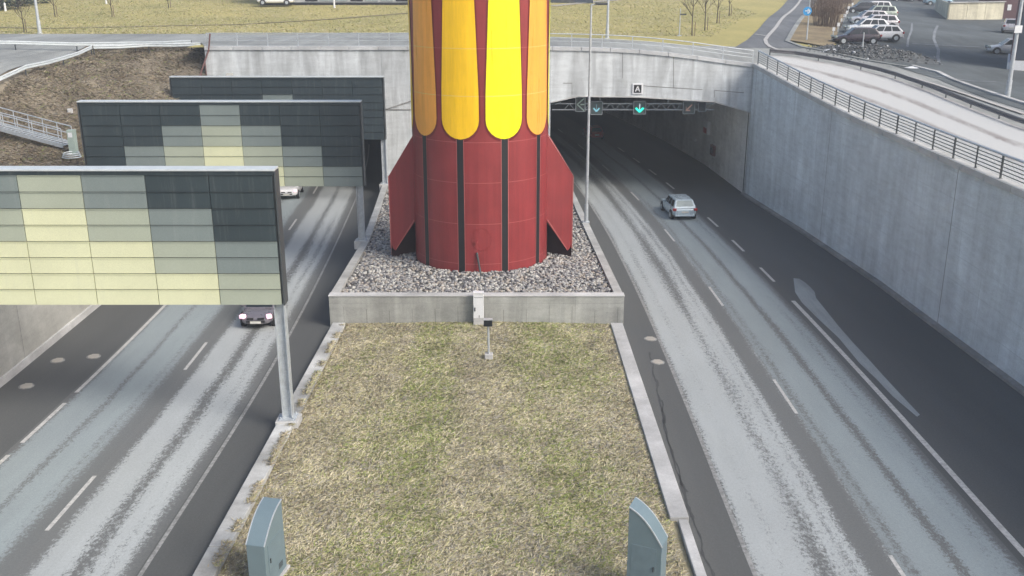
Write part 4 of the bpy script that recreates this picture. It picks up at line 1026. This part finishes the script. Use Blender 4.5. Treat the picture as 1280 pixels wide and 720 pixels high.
# ================================================================== CARS
def car(name, label, m, L=4.4, W=1.76, H=1.48, style='hatch', lights=False, group=None):
    root = empty(name, (0, 0, 0), label, 'car', group); h = W/2
    belt = .62*H; rear = -L/2; fr = L/2
    # body loft: y, half width, bottom, crown height
    if style == 'suv': prof = [(rear, h*.86, .42, belt*.82), (rear+.10, h*.95, .30, belt), (rear+.7, h, .24, belt), (0, h, .22, belt), (fr-1.25, h, .24, belt*.99), (fr-.45, h*.95, .26, belt*.9), (fr-.06, h*.84, .32, belt*.75), (fr, h*.74, .4, belt*.62)]
    else: prof = [(rear, h*.82, .42, belt*.80), (rear+.10, h*.92, .28, belt*.98), (rear+.7, h*.99, .20, belt), (0, h, .18, belt), (fr-1.3, h*.99, .20, belt*.97), (fr-.5, h*.94, .22, belt*.84), (fr-.08, h*.80, .26, belt*.68), (fr, h*.68, .34, belt*.56)]
    rows = []
    for y, w, b, tp in prof:
        r = [(0, b), (w*.85, b), (w, b+.14), (w, b+(tp-b)*.55), (w*.955, tp-.04), (w*.86, tp), (0, tp+.025)]
        rows.append([(x, y, z) for x, z in r]+[(-x, y, z) for x, z in r[-2:0:-1]])
    mb = MB(); nn = len(rows[0])
    vs = [p for r in rows for p in r]; fs = []
    for i in range(len(rows)-1):
        for j in range(nn): fs.append((i*nn+j, i*nn+(j+1) % nn, (i+1)*nn+(j+1) % nn, (i+1)*nn+j))
    fs += [tuple(range(nn)), tuple(range(len(vs)-1, len(vs)-nn-1, -1))]
    mb.add(vs, fs)
    b = mb.build('body', m, root, world=False, smooth=True); sm = b.modifiers.new('round', 'SUBSURF'); sm.levels = sm.render_levels = 2
    for e in b.data.edges:
        pass
    # cabin
    if style == 'wagon': yb0, yt0, yt1, yb1 = rear+.06, rear+.45, .35, 1.02
    elif style == 'suv': yb0, yt0, yt1, yb1 = rear+.06, rear+.42, .5, 1.15
    else: yb0, yt0, yt1, yb1 = rear+.08, rear+.62, .28, 1.05
    wb, wt = h*.90, h*.70; zb, zt = belt-.04, H
    C8 = [(-wb, yb0, zb), (wb, yb0, zb), (wb, yb1, zb-.03), (-wb, yb1, zb-.03), (-wt, yt0, zt-.04), (wt, yt0, zt-.04), (wt, yt1, zt-.03), (-wt, yt1, zt-.03)]
    ym = (yt0+yt1)/2
    C8 += [(-wt, ym, zt), (wt, ym, zt), (-wb*1.0, ym, zb), (wb, ym, zb)]
    mb = MB(); mb.add(C8, [(0, 1, 5, 4), (2, 3, 7, 6), (4, 5, 9, 8), (8, 9, 6, 7), (1, 11, 9, 5), (11, 2, 6, 9), (10, 0, 4, 8), (3, 10, 8, 7)])
    mb.build('roof', m, root, world=False, bevel=.07)
    V = [Vector(c) for c in C8]
    def pane(a, b, c, d, i0, i1, j0, j1, out):
        f = lambda s, t: a.lerp(b, s).lerp(d.lerp(c, s), t)
        n_ = (b-a).cross(d-a).normalized()
        if n_.dot(out) < 0: n_ = -n_
        m2 = MB(); m2.add([f(i0, j0)+n_*.012, f(i1, j0)+n_*.012, f(i1, j1)+n_*.012, f(i0, j1)+n_*.012], [(0, 1, 2, 3)]); return m2
    pane(V[0], V[1], V[5], V[4], .09, .91, .22 if style != 'hatch' else .15, .90, Vector((0, -1, 0))).build('rear_window', GLASSB if style == 'wagon' else GLASS, root, world=False)
    pane(V[2], V[3], V[7], V[6], .06, .94, .08, .93, Vector((0, 1, 0))).build('windscreen', GLASS, root, world=False)
    for a, b2, c3, d3, s in ((1, 2, 6, 5, 1), (0, 3, 7, 4, -1)):
        for i0, i1 in ((.08, .34), (.37, .62), (.65, .93)):
            j = .88 if .3 < i0 < .6 else .84
            q = pane(V[a], V[b2], V[c3], V[d3], i0, i1, .12, j, Vector((s, 0, 0)))
            q.build('side_window', GLASS, root, world=False)
    for s in (-1, 1):
        for y in (rear+.78, fr-.82):
            mb = MB(); mb.tube((s*(h-.21), y, .32), (s*(h+.012), y, .32), .375, n=22); mb.build('wheel_arch', BLK, root, world=False)
            mb = MB(); mb.tube((s*(h-.18), y, .315), (s*(h+.022), y, .315), .315, n=22); w = mb.build('wheel', RUB, root, world=False, bevel=.02)
            mb = MB(); mb.tube((s*(h+.018), y, .315), (s*(h+.030), y, .315), .2, n=14); mb.build('rim', GALV, w, world=False)
        MB().box((s*(h*.985), yb1-.22, belt+.05), (.2, .12, .13)).build('mirror', m, root, world=False, bevel=.03)
        MB().box((s*h*.76, fr-.13, belt*.74), (.26, .26, .19), s*R(-22)).build('headlight', LAMPW if lights else GLASSB, root, world=False, bevel=.04)
        MB().box((s*h*.83, rear+.07, belt*.86), (.26, .16, .20), s*R(20)).build('tail_light', LAMPR, root, world=False, bevel=.03)
    MB().box((0, fr-.01, belt*.48), (.9, .06, .10)).build('lower_grille', BLK, root, world=False)
    for s in (-1, 1): MB().box((s*.26, fr-.03, belt*.63), (.32, .09, .08)).build('grille', BLK, root, world=False)
    MB().box((0, fr+.025, belt*.44), (.52, .025, .12)).build('number_plate', PLATE, root, world=False)
    MB().box((0, rear+.0, belt*.66), (.52, .05, .12)).build('number_plate', PLATE, root, world=False)
    MB().box((0, rear+.03, .36), (W*.8, .1, .12), 0).build('rear_bumper', BLK if style == 'suv' else m, root, world=False, bevel=.03)
    return root
def place(root, q, heading, pitch=0):         # heading: direction the car points, radians from +Y towards +X
    root.location = q; root.rotation_euler = (pitch, 0, -heading)
def recolour(root, m_old, m):
    for k in kids(root):
        if k.type == 'MESH' and k.data.materials and k.data.materials[0] == m_old:
            k.data = k.data.copy(); k.data.materials[0] = m
PD = math.atan(-GR)
c1 = car('estate_car', 'silver blue estate car driving towards the tunnel in the middle lane', P_SILVER, 4.6, 1.84, 1.50, 'wagon')
q = road(847, 267.5, .01); place(c1, q, R(-4), PD)
c2_ = car('hatchback_car', 'dark graphite hatchback with lit headlights below the nearest gantry', P_DARK, 3.9, 1.68, 1.45, 'hatch', True)
q = road(323, 409, .01); place(c2_, Vector((q.x-.05, q.y+1.5, zr(q.y+1.5)+.01)), R(180-1.5), -PD)
c3_ = car('delivery_car', 'white car coming out between the first and second gantry', P_WHITE, 4.4, 1.8, 1.62, 'suv', True)
q = road(352, 250, .01); place(c3_, Vector((q.x+.25, q.y+2.1, zr(q.y+2)+.01)), R(180-5), -PD)
c4_ = car('saloon_car', 'dim red car deep in the right tunnel mouth', P_RED, 4.4, 1.75, 1.45, 'hatch')
q = road(741, 172, .01); place(c4_, q, R(-8), PD)

grp_n = 'cars parked in the lot'
# row of parked cars beyond the grit heap, side on
row = [(1069, 56, P_PURP, 'hatch', 'dark maroon car, nearest in the parked row, behind the snow', 0), (1098, 52, P_WHITE, 'hatch', 'bright white hatchback parked just behind the grit heap', 0),
       (1082, 43, P_WHITE, 'hatch', 'white car parked third from the heap, half hidden', 0), (1093, 37.5, P_LIL, 'wagon', 'pearl lilac estate parked in the middle of the row', 0),
       (1084, 31.5, P_LIL, 'hatch', 'pearl coloured car with a dark window band in the parked row', 0), (1096, 25.5, P_GREEN, 'suv', 'sage silver off-roader parked toward the far end of the row', 0),
       (1092, 18, P_WHITE, 'suv', 'white tall car at the far end of the parked row', 0), (1076, 17, P_BLK, 'hatch', 'black car peeping out left of the white tall car', 0)]
protos = {}
for px, py, m, sty, lab, _ in row:
    if sty not in protos:
        c = car('parked_car', lab, m, 4.6 if sty != 'hatch' else 4.3, 1.84, 1.72 if sty == 'suv' else 1.5, sty, False, grp_n); protos[sty] = (c, m)
    else:
        c = copy_tree(protos[sty][0]); c['label'] = lab; c.name = 'parked_car'
        if protos[sty][1] != m: recolour(c, protos[sty][1], m)
    q = G(px, py); place(c, q+Vector((0, 0, .09)), R(-86))
for px, py, m, sty, lab, hd in ((1262, 42, P_LIL, 'suv', 'pale grey tall car parked beside the dark building, its rear towards the camera', 24), (1262, 69, P_WHITE, 'hatch', 'white hatchback partly hidden behind the dark building', -75),
    (1172, 7, P_BLUE, 'suv', 'pale blue van at the back of the parking lot by the concrete wall', 95), (1128, 2, P_PURP, 'hatch', 'dark car at the top of the parking lot', 90), (1142, 2, P_RED, 'hatch', 'reddish car at the top of the parking lot', 90)):
    c = copy_tree(protos[sty][0]); c['label'] = lab; c.name = 'parked_car'
    if protos[sty][1] != m: recolour(c, protos[sty][1], m)
    q = G(px, py); place(c, q+Vector((0, 0, .09)), R(hd))

# ================================================================== GRIT HEAP WITH SNOW
hc = G(1095, 70)
def heap_h(a, b):
    r = math.hypot(a/5.2, b/3.6); return max(0, (1-r))**.8*.9*(1+.35*noise.noise(Vector((a*.5, b*.6, 4))))+.18*noise.noise(Vector((a*1.6, b*1.6, 1)))*(r < 1)
hp = empty('grit_heap', hc, 'dark heap of grit and ploughed rubble at the parking lot corner', 'heap')
mb = MB(); mb.grid([[(hc.x+a, hc.y+b-.3*a, zU(hc.x+a, hc.y+b-.3*a)+heap_h(a, b)-.03) for a in frange(-6, 6, .35)] for b in frange(-4.4, 4.4, .35)]); mb.build('heap', HEAP, hp)
pt = [(hc.x+rng.normal()*2.6, hc.y+rng.normal()*1.8) for _ in range(1500)]
o = stones('rubble', pt, lambda x, y: zU(x, y)+heap_h(x-hc.x, y-hc.y+.3*(x-hc.x)), (.04, .12), [HEAP, STONE[1], SNOW, STONE[2]], [.76, .10, .02, .12], 'loose lumps of stone scattered over the dark heap', 'rubble')
for k, (px, py, sx, sy, sz, lab) in enumerate(((1052, 66, 2.2, .7, .5, 'long patch of dirty snow at the left foot of the grit heap'), (1142, 86, 1.0, .45, .3, 'flat patch of old snow at the near right foot of the grit heap'), (1105, 76, .7, .5, .35, 'small lump of old snow in front of the grit heap'))):
    q = G(px, py); mb = MB(); mb.grid([[(q.x+sx*a, q.y+sy*b+.15*a, zU(q.x+sx*a, q.y+sy*b)-.05+sz*max(0, 1-math.hypot(a, b))**.6*(.8+.5*noise.noise(Vector((a*3, b*3, k))))) for a in frange(-1, 1, .1)] for b in frange(-1, 1, .1)])
    tag(mb.build('snow_patch', SNOW, smooth=True), lab, 'snow')

# ================================================================== BUILDINGS
ba = [Vector((41.55, 84.2, 0)), Vector((45.9, 93.2, 0)), Vector((76, 84, 0)), Vector((72, 74, 0))]
z0 = 6.6; bl = empty('dark_building', (42.6, 84.2, z0), 'dark slate clad building with brick side and white base at the right edge', 'building')
def wallp(a, b, z0, z1, th, out):
    mb = MB(); d_ = (b-a).normalized(); nn = Vector((d_.y, -d_.x, 0))*out
    vs = [a+Vector((0, 0, z0)), b+Vector((0, 0, z0)), b+Vector((0, 0, z1)), a+Vector((0, 0, z1))]; vs += [v+nn*th for v in vs]
    return mb.add(vs, [(0, 1, 2, 3), (7, 6, 5, 4), (0, 4, 5, 1), (1, 5, 6, 2), (2, 6, 7, 3), (3, 7, 4, 0)])
core = MB(); core.prism([(p.x, p.y) for p in ba], 2, z0-1, z0+12); core.build('wall', BRICK, bl)
wallp(ba[3], ba[0]+Vector((.35, -.11, 0)), z0+1.55, z0+12.0, .12, -1).build('slate_cladding', BLU, bl)
wallp(ba[3], ba[0], z0-.5, z0+1.5, .18, -1).build('white_base', WHT, bl)
wallp(ba[0], ba[1], z0-.5, z0+1.3, .18, -1).build('white_base', WHT, bl)
core = MB(); core.prism([(p.x, p.y) for p in ba], 2, z0+12, z0+12.4); core.build('roof', DKST, bl)
mb = MB()
for k in range(1, 9): a = ba[3].lerp(ba[0], k/9); mb.bar(a+Vector((-.02, -.14, z0+1.6)), a+Vector((-.02, -.14, z0+11.9)), .04, .04)
mb.build('cladding_joint', BLK, bl)
# low stained concrete enclosure at the back of the lot
a, b = G(1184, 25), G(1253, 25); cwl = empty('enclosure_wall', a, 'low cream concrete enclosure with stained top at the back of the parking lot', 'wall')
a.z = b.z = (a.z+b.z)/2; CREAM = concrete('cream_render', (.58, .56, .44), streak=.5, blotch=.2); hgt = 2.4
mb = MB(); side_end = G(1168, 13); d_ = (b-a).normalized(); bk = Vector((-d_.y, d_.x, 0))
if bk.y < 0: bk = -bk
nn = 3
for k in range(nn):
    p0, p1 = a.lerp(b, k/nn), a.lerp(b, (k+1)/nn-.006); vs = [p0-Vector((0, 0, .5)), p1-Vector((0, 0, .5)), p1+Vector((0, 0, hgt)), p0+Vector((0, 0, hgt))]; vs += [v+bk*.25 for v in vs]
    mb.add(vs, [(0, 1, 2, 3), (7, 6, 5, 4), (0, 4, 5, 1), (1, 5, 6, 2), (2, 6, 7, 3), (3, 7, 4, 0)])
mb.build('front_wall', CREAM, cwl)
e = Vector((side_end.x, side_end.y, a.z)); vs = [a-Vector((0, 0, .5)), e-Vector((0, 0, .5)), e+Vector((0, 0, hgt)), a+Vector((0, 0, hgt))]; vs += [v+d_*.25 for v in vs]
MB().add(vs, [(0, 1, 2, 3), (7, 6, 5, 4), (0, 4, 5, 1), (1, 5, 6, 2), (2, 6, 7, 3), (3, 7, 4, 0)]).build('side_wall', CREAM, cwl)
mb = MB(); mb.bar(a+Vector((0, 0, hgt+.05)), b+Vector((0, 0, hgt+.05)), .45, .12); mb.build('coping', CK, cwl)
q0 = b+d_*.4; mb = MB(); rbk = empty('brick_building', q0, 'dark maroon brick building behind the cream enclosure at the top right', 'building')
MB().box(q0+Vector((7, 5, 5)), (14, 8, 12)).build('wall', BRICK, rbk); MB().box(q0+Vector((7, 5, 11.2)), (14.6, 8.6, .4)).build('roof', DKST, rbk)
MB().box(q0+Vector((.9, .95, 1.6)), (.55, .06, .8)).build('notice', WHT, rbk)
# long glazed building at the far side of the field
a, b = G(328, 7), G(1250, 7); a = G(328, 6.5); bb = G(545, 6.5)
gb = empty('glazed_building', a, 'long low glass fronted building on the far side of the field', 'building')
yy = (a.y+bb.y)/2; x0, x1 = a.x, bb.x+14; z = min(a.z, bb.z)
MB().box(((x0+x1)/2, yy+6, z+2.5), (x1-x0, 11.5, 7)).build('wall', flat('pale_wall', (.42, .44, .43), .7), gb)
MB().box(((x0+x1)/2, yy+.1, z+.1), (x1-x0+.4, .4, .5)).build('plinth', BLK, gb)
k = 0; x = x0+5.5
while x < x1-1.4:
    MB().box((x+.85, yy+.22, z+2.4), (1.6, .08, 3.8)).build('window', GLASSB if k % 3 else GLASS, gb); x += 1.95; k += 1
MB().box(((x0+x1)/2, yy+6, z+6.2), (x1-x0+1, 12.5, .5)).build('roof', DKST, gb)
q = G(352, 5.5)+Vector((0, -2, 0)); c = copy_tree(protos['suv'][0]); c['label'] = 'white vehicle parked in front of the long glass building'; c['group'] = 'cars parked in the lot'; del c['group']; c.name = 'parked_car'; place(c, q+Vector((0, -1.0, .05)), R(88))
recolour(c, protos['suv'][1], P_WHITE)
q = G(700, 5); db = empty('dark_shed', q, 'dark low shed beyond the field right of the tower', 'building')
MB().box(q+Vector((-2, 5, 1.5)), (13, 6, 5)).build('wall', BLU, db); MB().box(q+Vector((-2, 5, 4.2)), (13.6, 6.6, .3)).build('roof', DKST, db); MB().box(q+Vector((1, 1.97, .8)), (2, .06, 2.2)).build('door', DKST, db)

# ================================================================== TREES AND SHRUBS
def bare_tree(q, h, label, seed=0, r=.06, name='young_tree', group='young bare trees in the field', spread=.55):
    rs = random.Random(seed); o = empty(name, q, label, 'tree', group); tk = MB(); br = MB(); p = q.copy()-Vector((0, 0, .1)); n = 7; pts = [p.copy()]
    for i in range(n): p = p+Vector((rs.uniform(-.06, .06), rs.uniform(-.06, .06), h/n)); pts.append(p.copy())
    for i in range(n): tk.tube(pts[i], pts[i+1], r*(1-i/n*.85), r*(1-(i+1)/n*.85), 7)
    def grow(p, d, l, r_, lv):
        e = p+d*l; br.tube(p, e, r_, r_*.6, 5)
        if lv == 0: return
        for _ in range(3):
            dd = (d+Vector((rs.uniform(-1, 1), rs.uniform(-1, 1), rs.uniform(-.1, .9)))*.6).normalized(); grow(p.lerp(e, rs.uniform(.4, 1)), dd, l*.6, r_*.6, lv-1)
    for i in range(2, n+1):
        for _ in range(4):
            a = rs.uniform(0, 6.28); d = Vector((math.cos(a)*spread, math.sin(a)*spread, .8)).normalized(); grow(pts[i], d, h*.22*(1.25-i/n*.6), r*.3, 2)
    tk.build('trunk', BARK, o); br.build('crown', BARK, o)
    MB().bar(q+Vector((.25, 0, 0)), q+Vector((.25, 0, 1.3)), .06, .06).build('stake', TWIG, o)
    return o
side = {0: 'leftmost bare sapling, at the street edge beside the left street lamp', 1: 'bare sapling right of the left street lamp', 2: 'bare sapling with a long stem in the left field, third from the left',
        3: 'bare sapling on the right of the field, the tallest of four', 4: 'bare sapling second in the right group', 5: 'bare sapling third in the right group', 6: 'bare sapling nearest the climbing side road', 7: 'small bare sapling near the top of the left field'}
for i, (px, py, h) in enumerate(((30, 41, 4.5), (69, 21, 4.5), (140, 21, 4.5), (865, 45, 6.5), (881, 38, 6), (896, 29, 5.5), (911, 20, 5), (211, 10, 3))):
    bare_tree(G(px, py), h, side[i], i)
# bare brown shrubs on the verge
def shrub(q, h, w, label, seed, n=150):
    rs = random.Random(seed); o = empty('bare_shrub', q, label, 'shrub', 'bare brown shrubs on the verge'); mb = MB()
    for i in range(n):
        a = rs.uniform(0, 6.28); rr_ = rs.uniform(0, w*.45); b0 = q+Vector((math.cos(a)*rr_, math.sin(a)*rr_, -.05)); t_ = b0+Vector((math.cos(a)*rs.uniform(.1, .6), math.sin(a)*rs.uniform(.1, .6), h*rs.uniform(.55, 1)))
        mid = b0.lerp(t_, .5)+Vector((rs.uniform(-.1, .1), rs.uniform(-.1, .1), 0)); mb.tube(b0, mid, .028, .018, 4); mb.tube(mid, t_, .018, .008, 4)
        for _ in range(3): k = mid.lerp(t_, rs.uniform(0, .8)); mb.tube(k, k+Vector((rs.uniform(-.4, .4), rs.uniform(-.4, .4), rs.uniform(.3, .7))), .011, .005, 3)
    mb.build('stems', TWIG, o); MB().tube(q-Vector((0, 0, .1)), q+Vector((0, 0, .25)), .12, .08, 8).build('root_crown', BARK, o)
for i, (px, py, h, w, lab) in enumerate(((1034, 34, 3.2, 3.2, 'bare brown shrub nearest the parked cars'), (1026, 22, 3.4, 3, 'bare brown shrub left of the white number plates'), (1044, 18, 3.4, 3, 'bare brown shrub behind the white number plates'),
     (1036, 6, 3.4, 4, 'bare brown shrub at the top of the verge, left one'), (1054, 5, 3.2, 3.5, 'bare brown shrub at the top of the verge, right one'))): shrub(G(px, py), h, w, lab, i)
# dark spruces at the upper left
def spruce(q, h, label, seed):
    rs = random.Random(seed); o = empty('spruce_tree', q, label, 'tree', 'dark spruces beyond the field'); MB().tube(q-Vector((0, 0, .2)), q+Vector((0, 0, h)), .2, .03, 8).build('trunk', BARK, o); mb = MB()
    for i in range(2600):
        k = rs.uniform(.03, 1)**.8; z = h*k; rad = h*.24*(1-k)*(.55+.45*rs.random()**.5)+.1; a = rs.uniform(0, 6.28); c = q+Vector((math.cos(a)*rad, math.sin(a)*rad, z-.25*rad)); s = rs.uniform(.15, .38)
        d = Vector((math.cos(a), math.sin(a), -.35)); t2 = Vector((-d.y, d.x, rs.uniform(-.3, .3)))
        mb.add([c-d*s, c+t2*s*.4, c+d*s, c-t2*s*.4], [(0, 1, 2, 3)])
    mb.build('crown', NEED, o)
for i, (px, py, lab) in enumerate(((4, 12, 'dark spruce at the upper left corner'), (22, 8, 'dark spruce second from the upper left corner'), (44, 4, 'dark spruce third from the upper left corner'), (-20, 14, 'dark spruce at the left edge beyond the field'), (70, -3, 'dark spruce fourth from the upper left corner'))): spruce(G(px, py), 9, lab, i)
# pale marker in the field
for px, py, lab in ((7, 14, 'small white bollard at the far left of the field'), (133, 5, 'small white bollard near the top of the left field'), (418, 10, 'small white bollard in the field before the long glass building')):
    q = G(px, py); o = empty('bollard', q, lab, 'bollard'); MB().tube(q, q+Vector((0, 0, .95)), .13, .11, 12).build('post', WHT, o); MB().tube(q+Vector((0, 0, .95)), q+Vector((0, 0, 1.02)), .13, .05, 12).build('cap', WHT, o)

# ================================================================== AIR
hz = bpy.data.materials.new('haze_air'); hz.use_nodes = True; nt = hz.node_tree; nt.nodes.remove(nt.nodes['Principled BSDF'])
pv = nt.nodes.new('ShaderNodeVolumePrincipled'); pv.inputs['Color'].default_value = (.86, .93, 1, 1); pv.inputs['Density'].default_value = .0011; pv.inputs['Anisotropy'].default_value = .2
nt.links.new(pv.outputs[0], nt.nodes['Material Output'].inputs['Volume'])
struct_h = MB().box((0, 0, 9.5), (6400, 6400, 38)); hb = struct_h.build('haze', hz); tag(hb, kind='stuff')
# ================================================================== CAMERA, LIGHT
cam = bpy.data.cameras.new('camera'); co_ = bpy.data.objects.new('camera', cam); COL.objects.link(co_)
co_.location = (0, 0, HC); co_.rotation_euler = (R(72), 0, 0); cam.sensor_width = 36; cam.lens = F/1280*36; cam.clip_end = 5000; scn.camera = co_
w = bpy.data.worlds.new('World'); scn.world = w; w.use_nodes = True; nt = w.node_tree
sk = nt.nodes.new('ShaderNodeTexSky'); sk.sky_type = 'NISHITA'; sk.sun_disc = False
EL, AZ = R(40), R(128)                        # azimuth from +Y clockwise: behind the camera, to the right
sk.sun_elevation = EL; sk.sun_rotation = AZ; sk.dust_density = 4; sk.air_density = 1; sk.ozone_density = .25
nt.links.new(sk.outputs[0], nt.nodes['Background'].inputs[0]); nt.nodes['Background'].inputs[1].default_value = .125
sl_ = bpy.data.lights.new('sun', 'SUN'); sl_.energy = 1.5; sl_.angle = R(22); sl_.color = (1, .97, .93); so = bpy.data.objects.new('sun', sl_); COL.objects.link(so)
dv = Vector((math.sin(AZ)*math.cos(EL), math.cos(AZ)*math.cos(EL), math.sin(EL))); so.rotation_euler = dv.to_track_quat('Z', 'Y').to_euler()
scn.view_settings.view_transform = 'Standard'; scn.view_settings.look = 'None'; scn.view_settings.exposure = .70; scn.view_settings.gamma = 1
scn.render.engine = 'CYCLES'; scn.render.resolution_x = 1024; scn.render.resolution_y = 576
scn.cycles.max_bounces = 10; scn.cycles.diffuse_bounces = 8; scn.cycles.use_adaptive_sampling = True
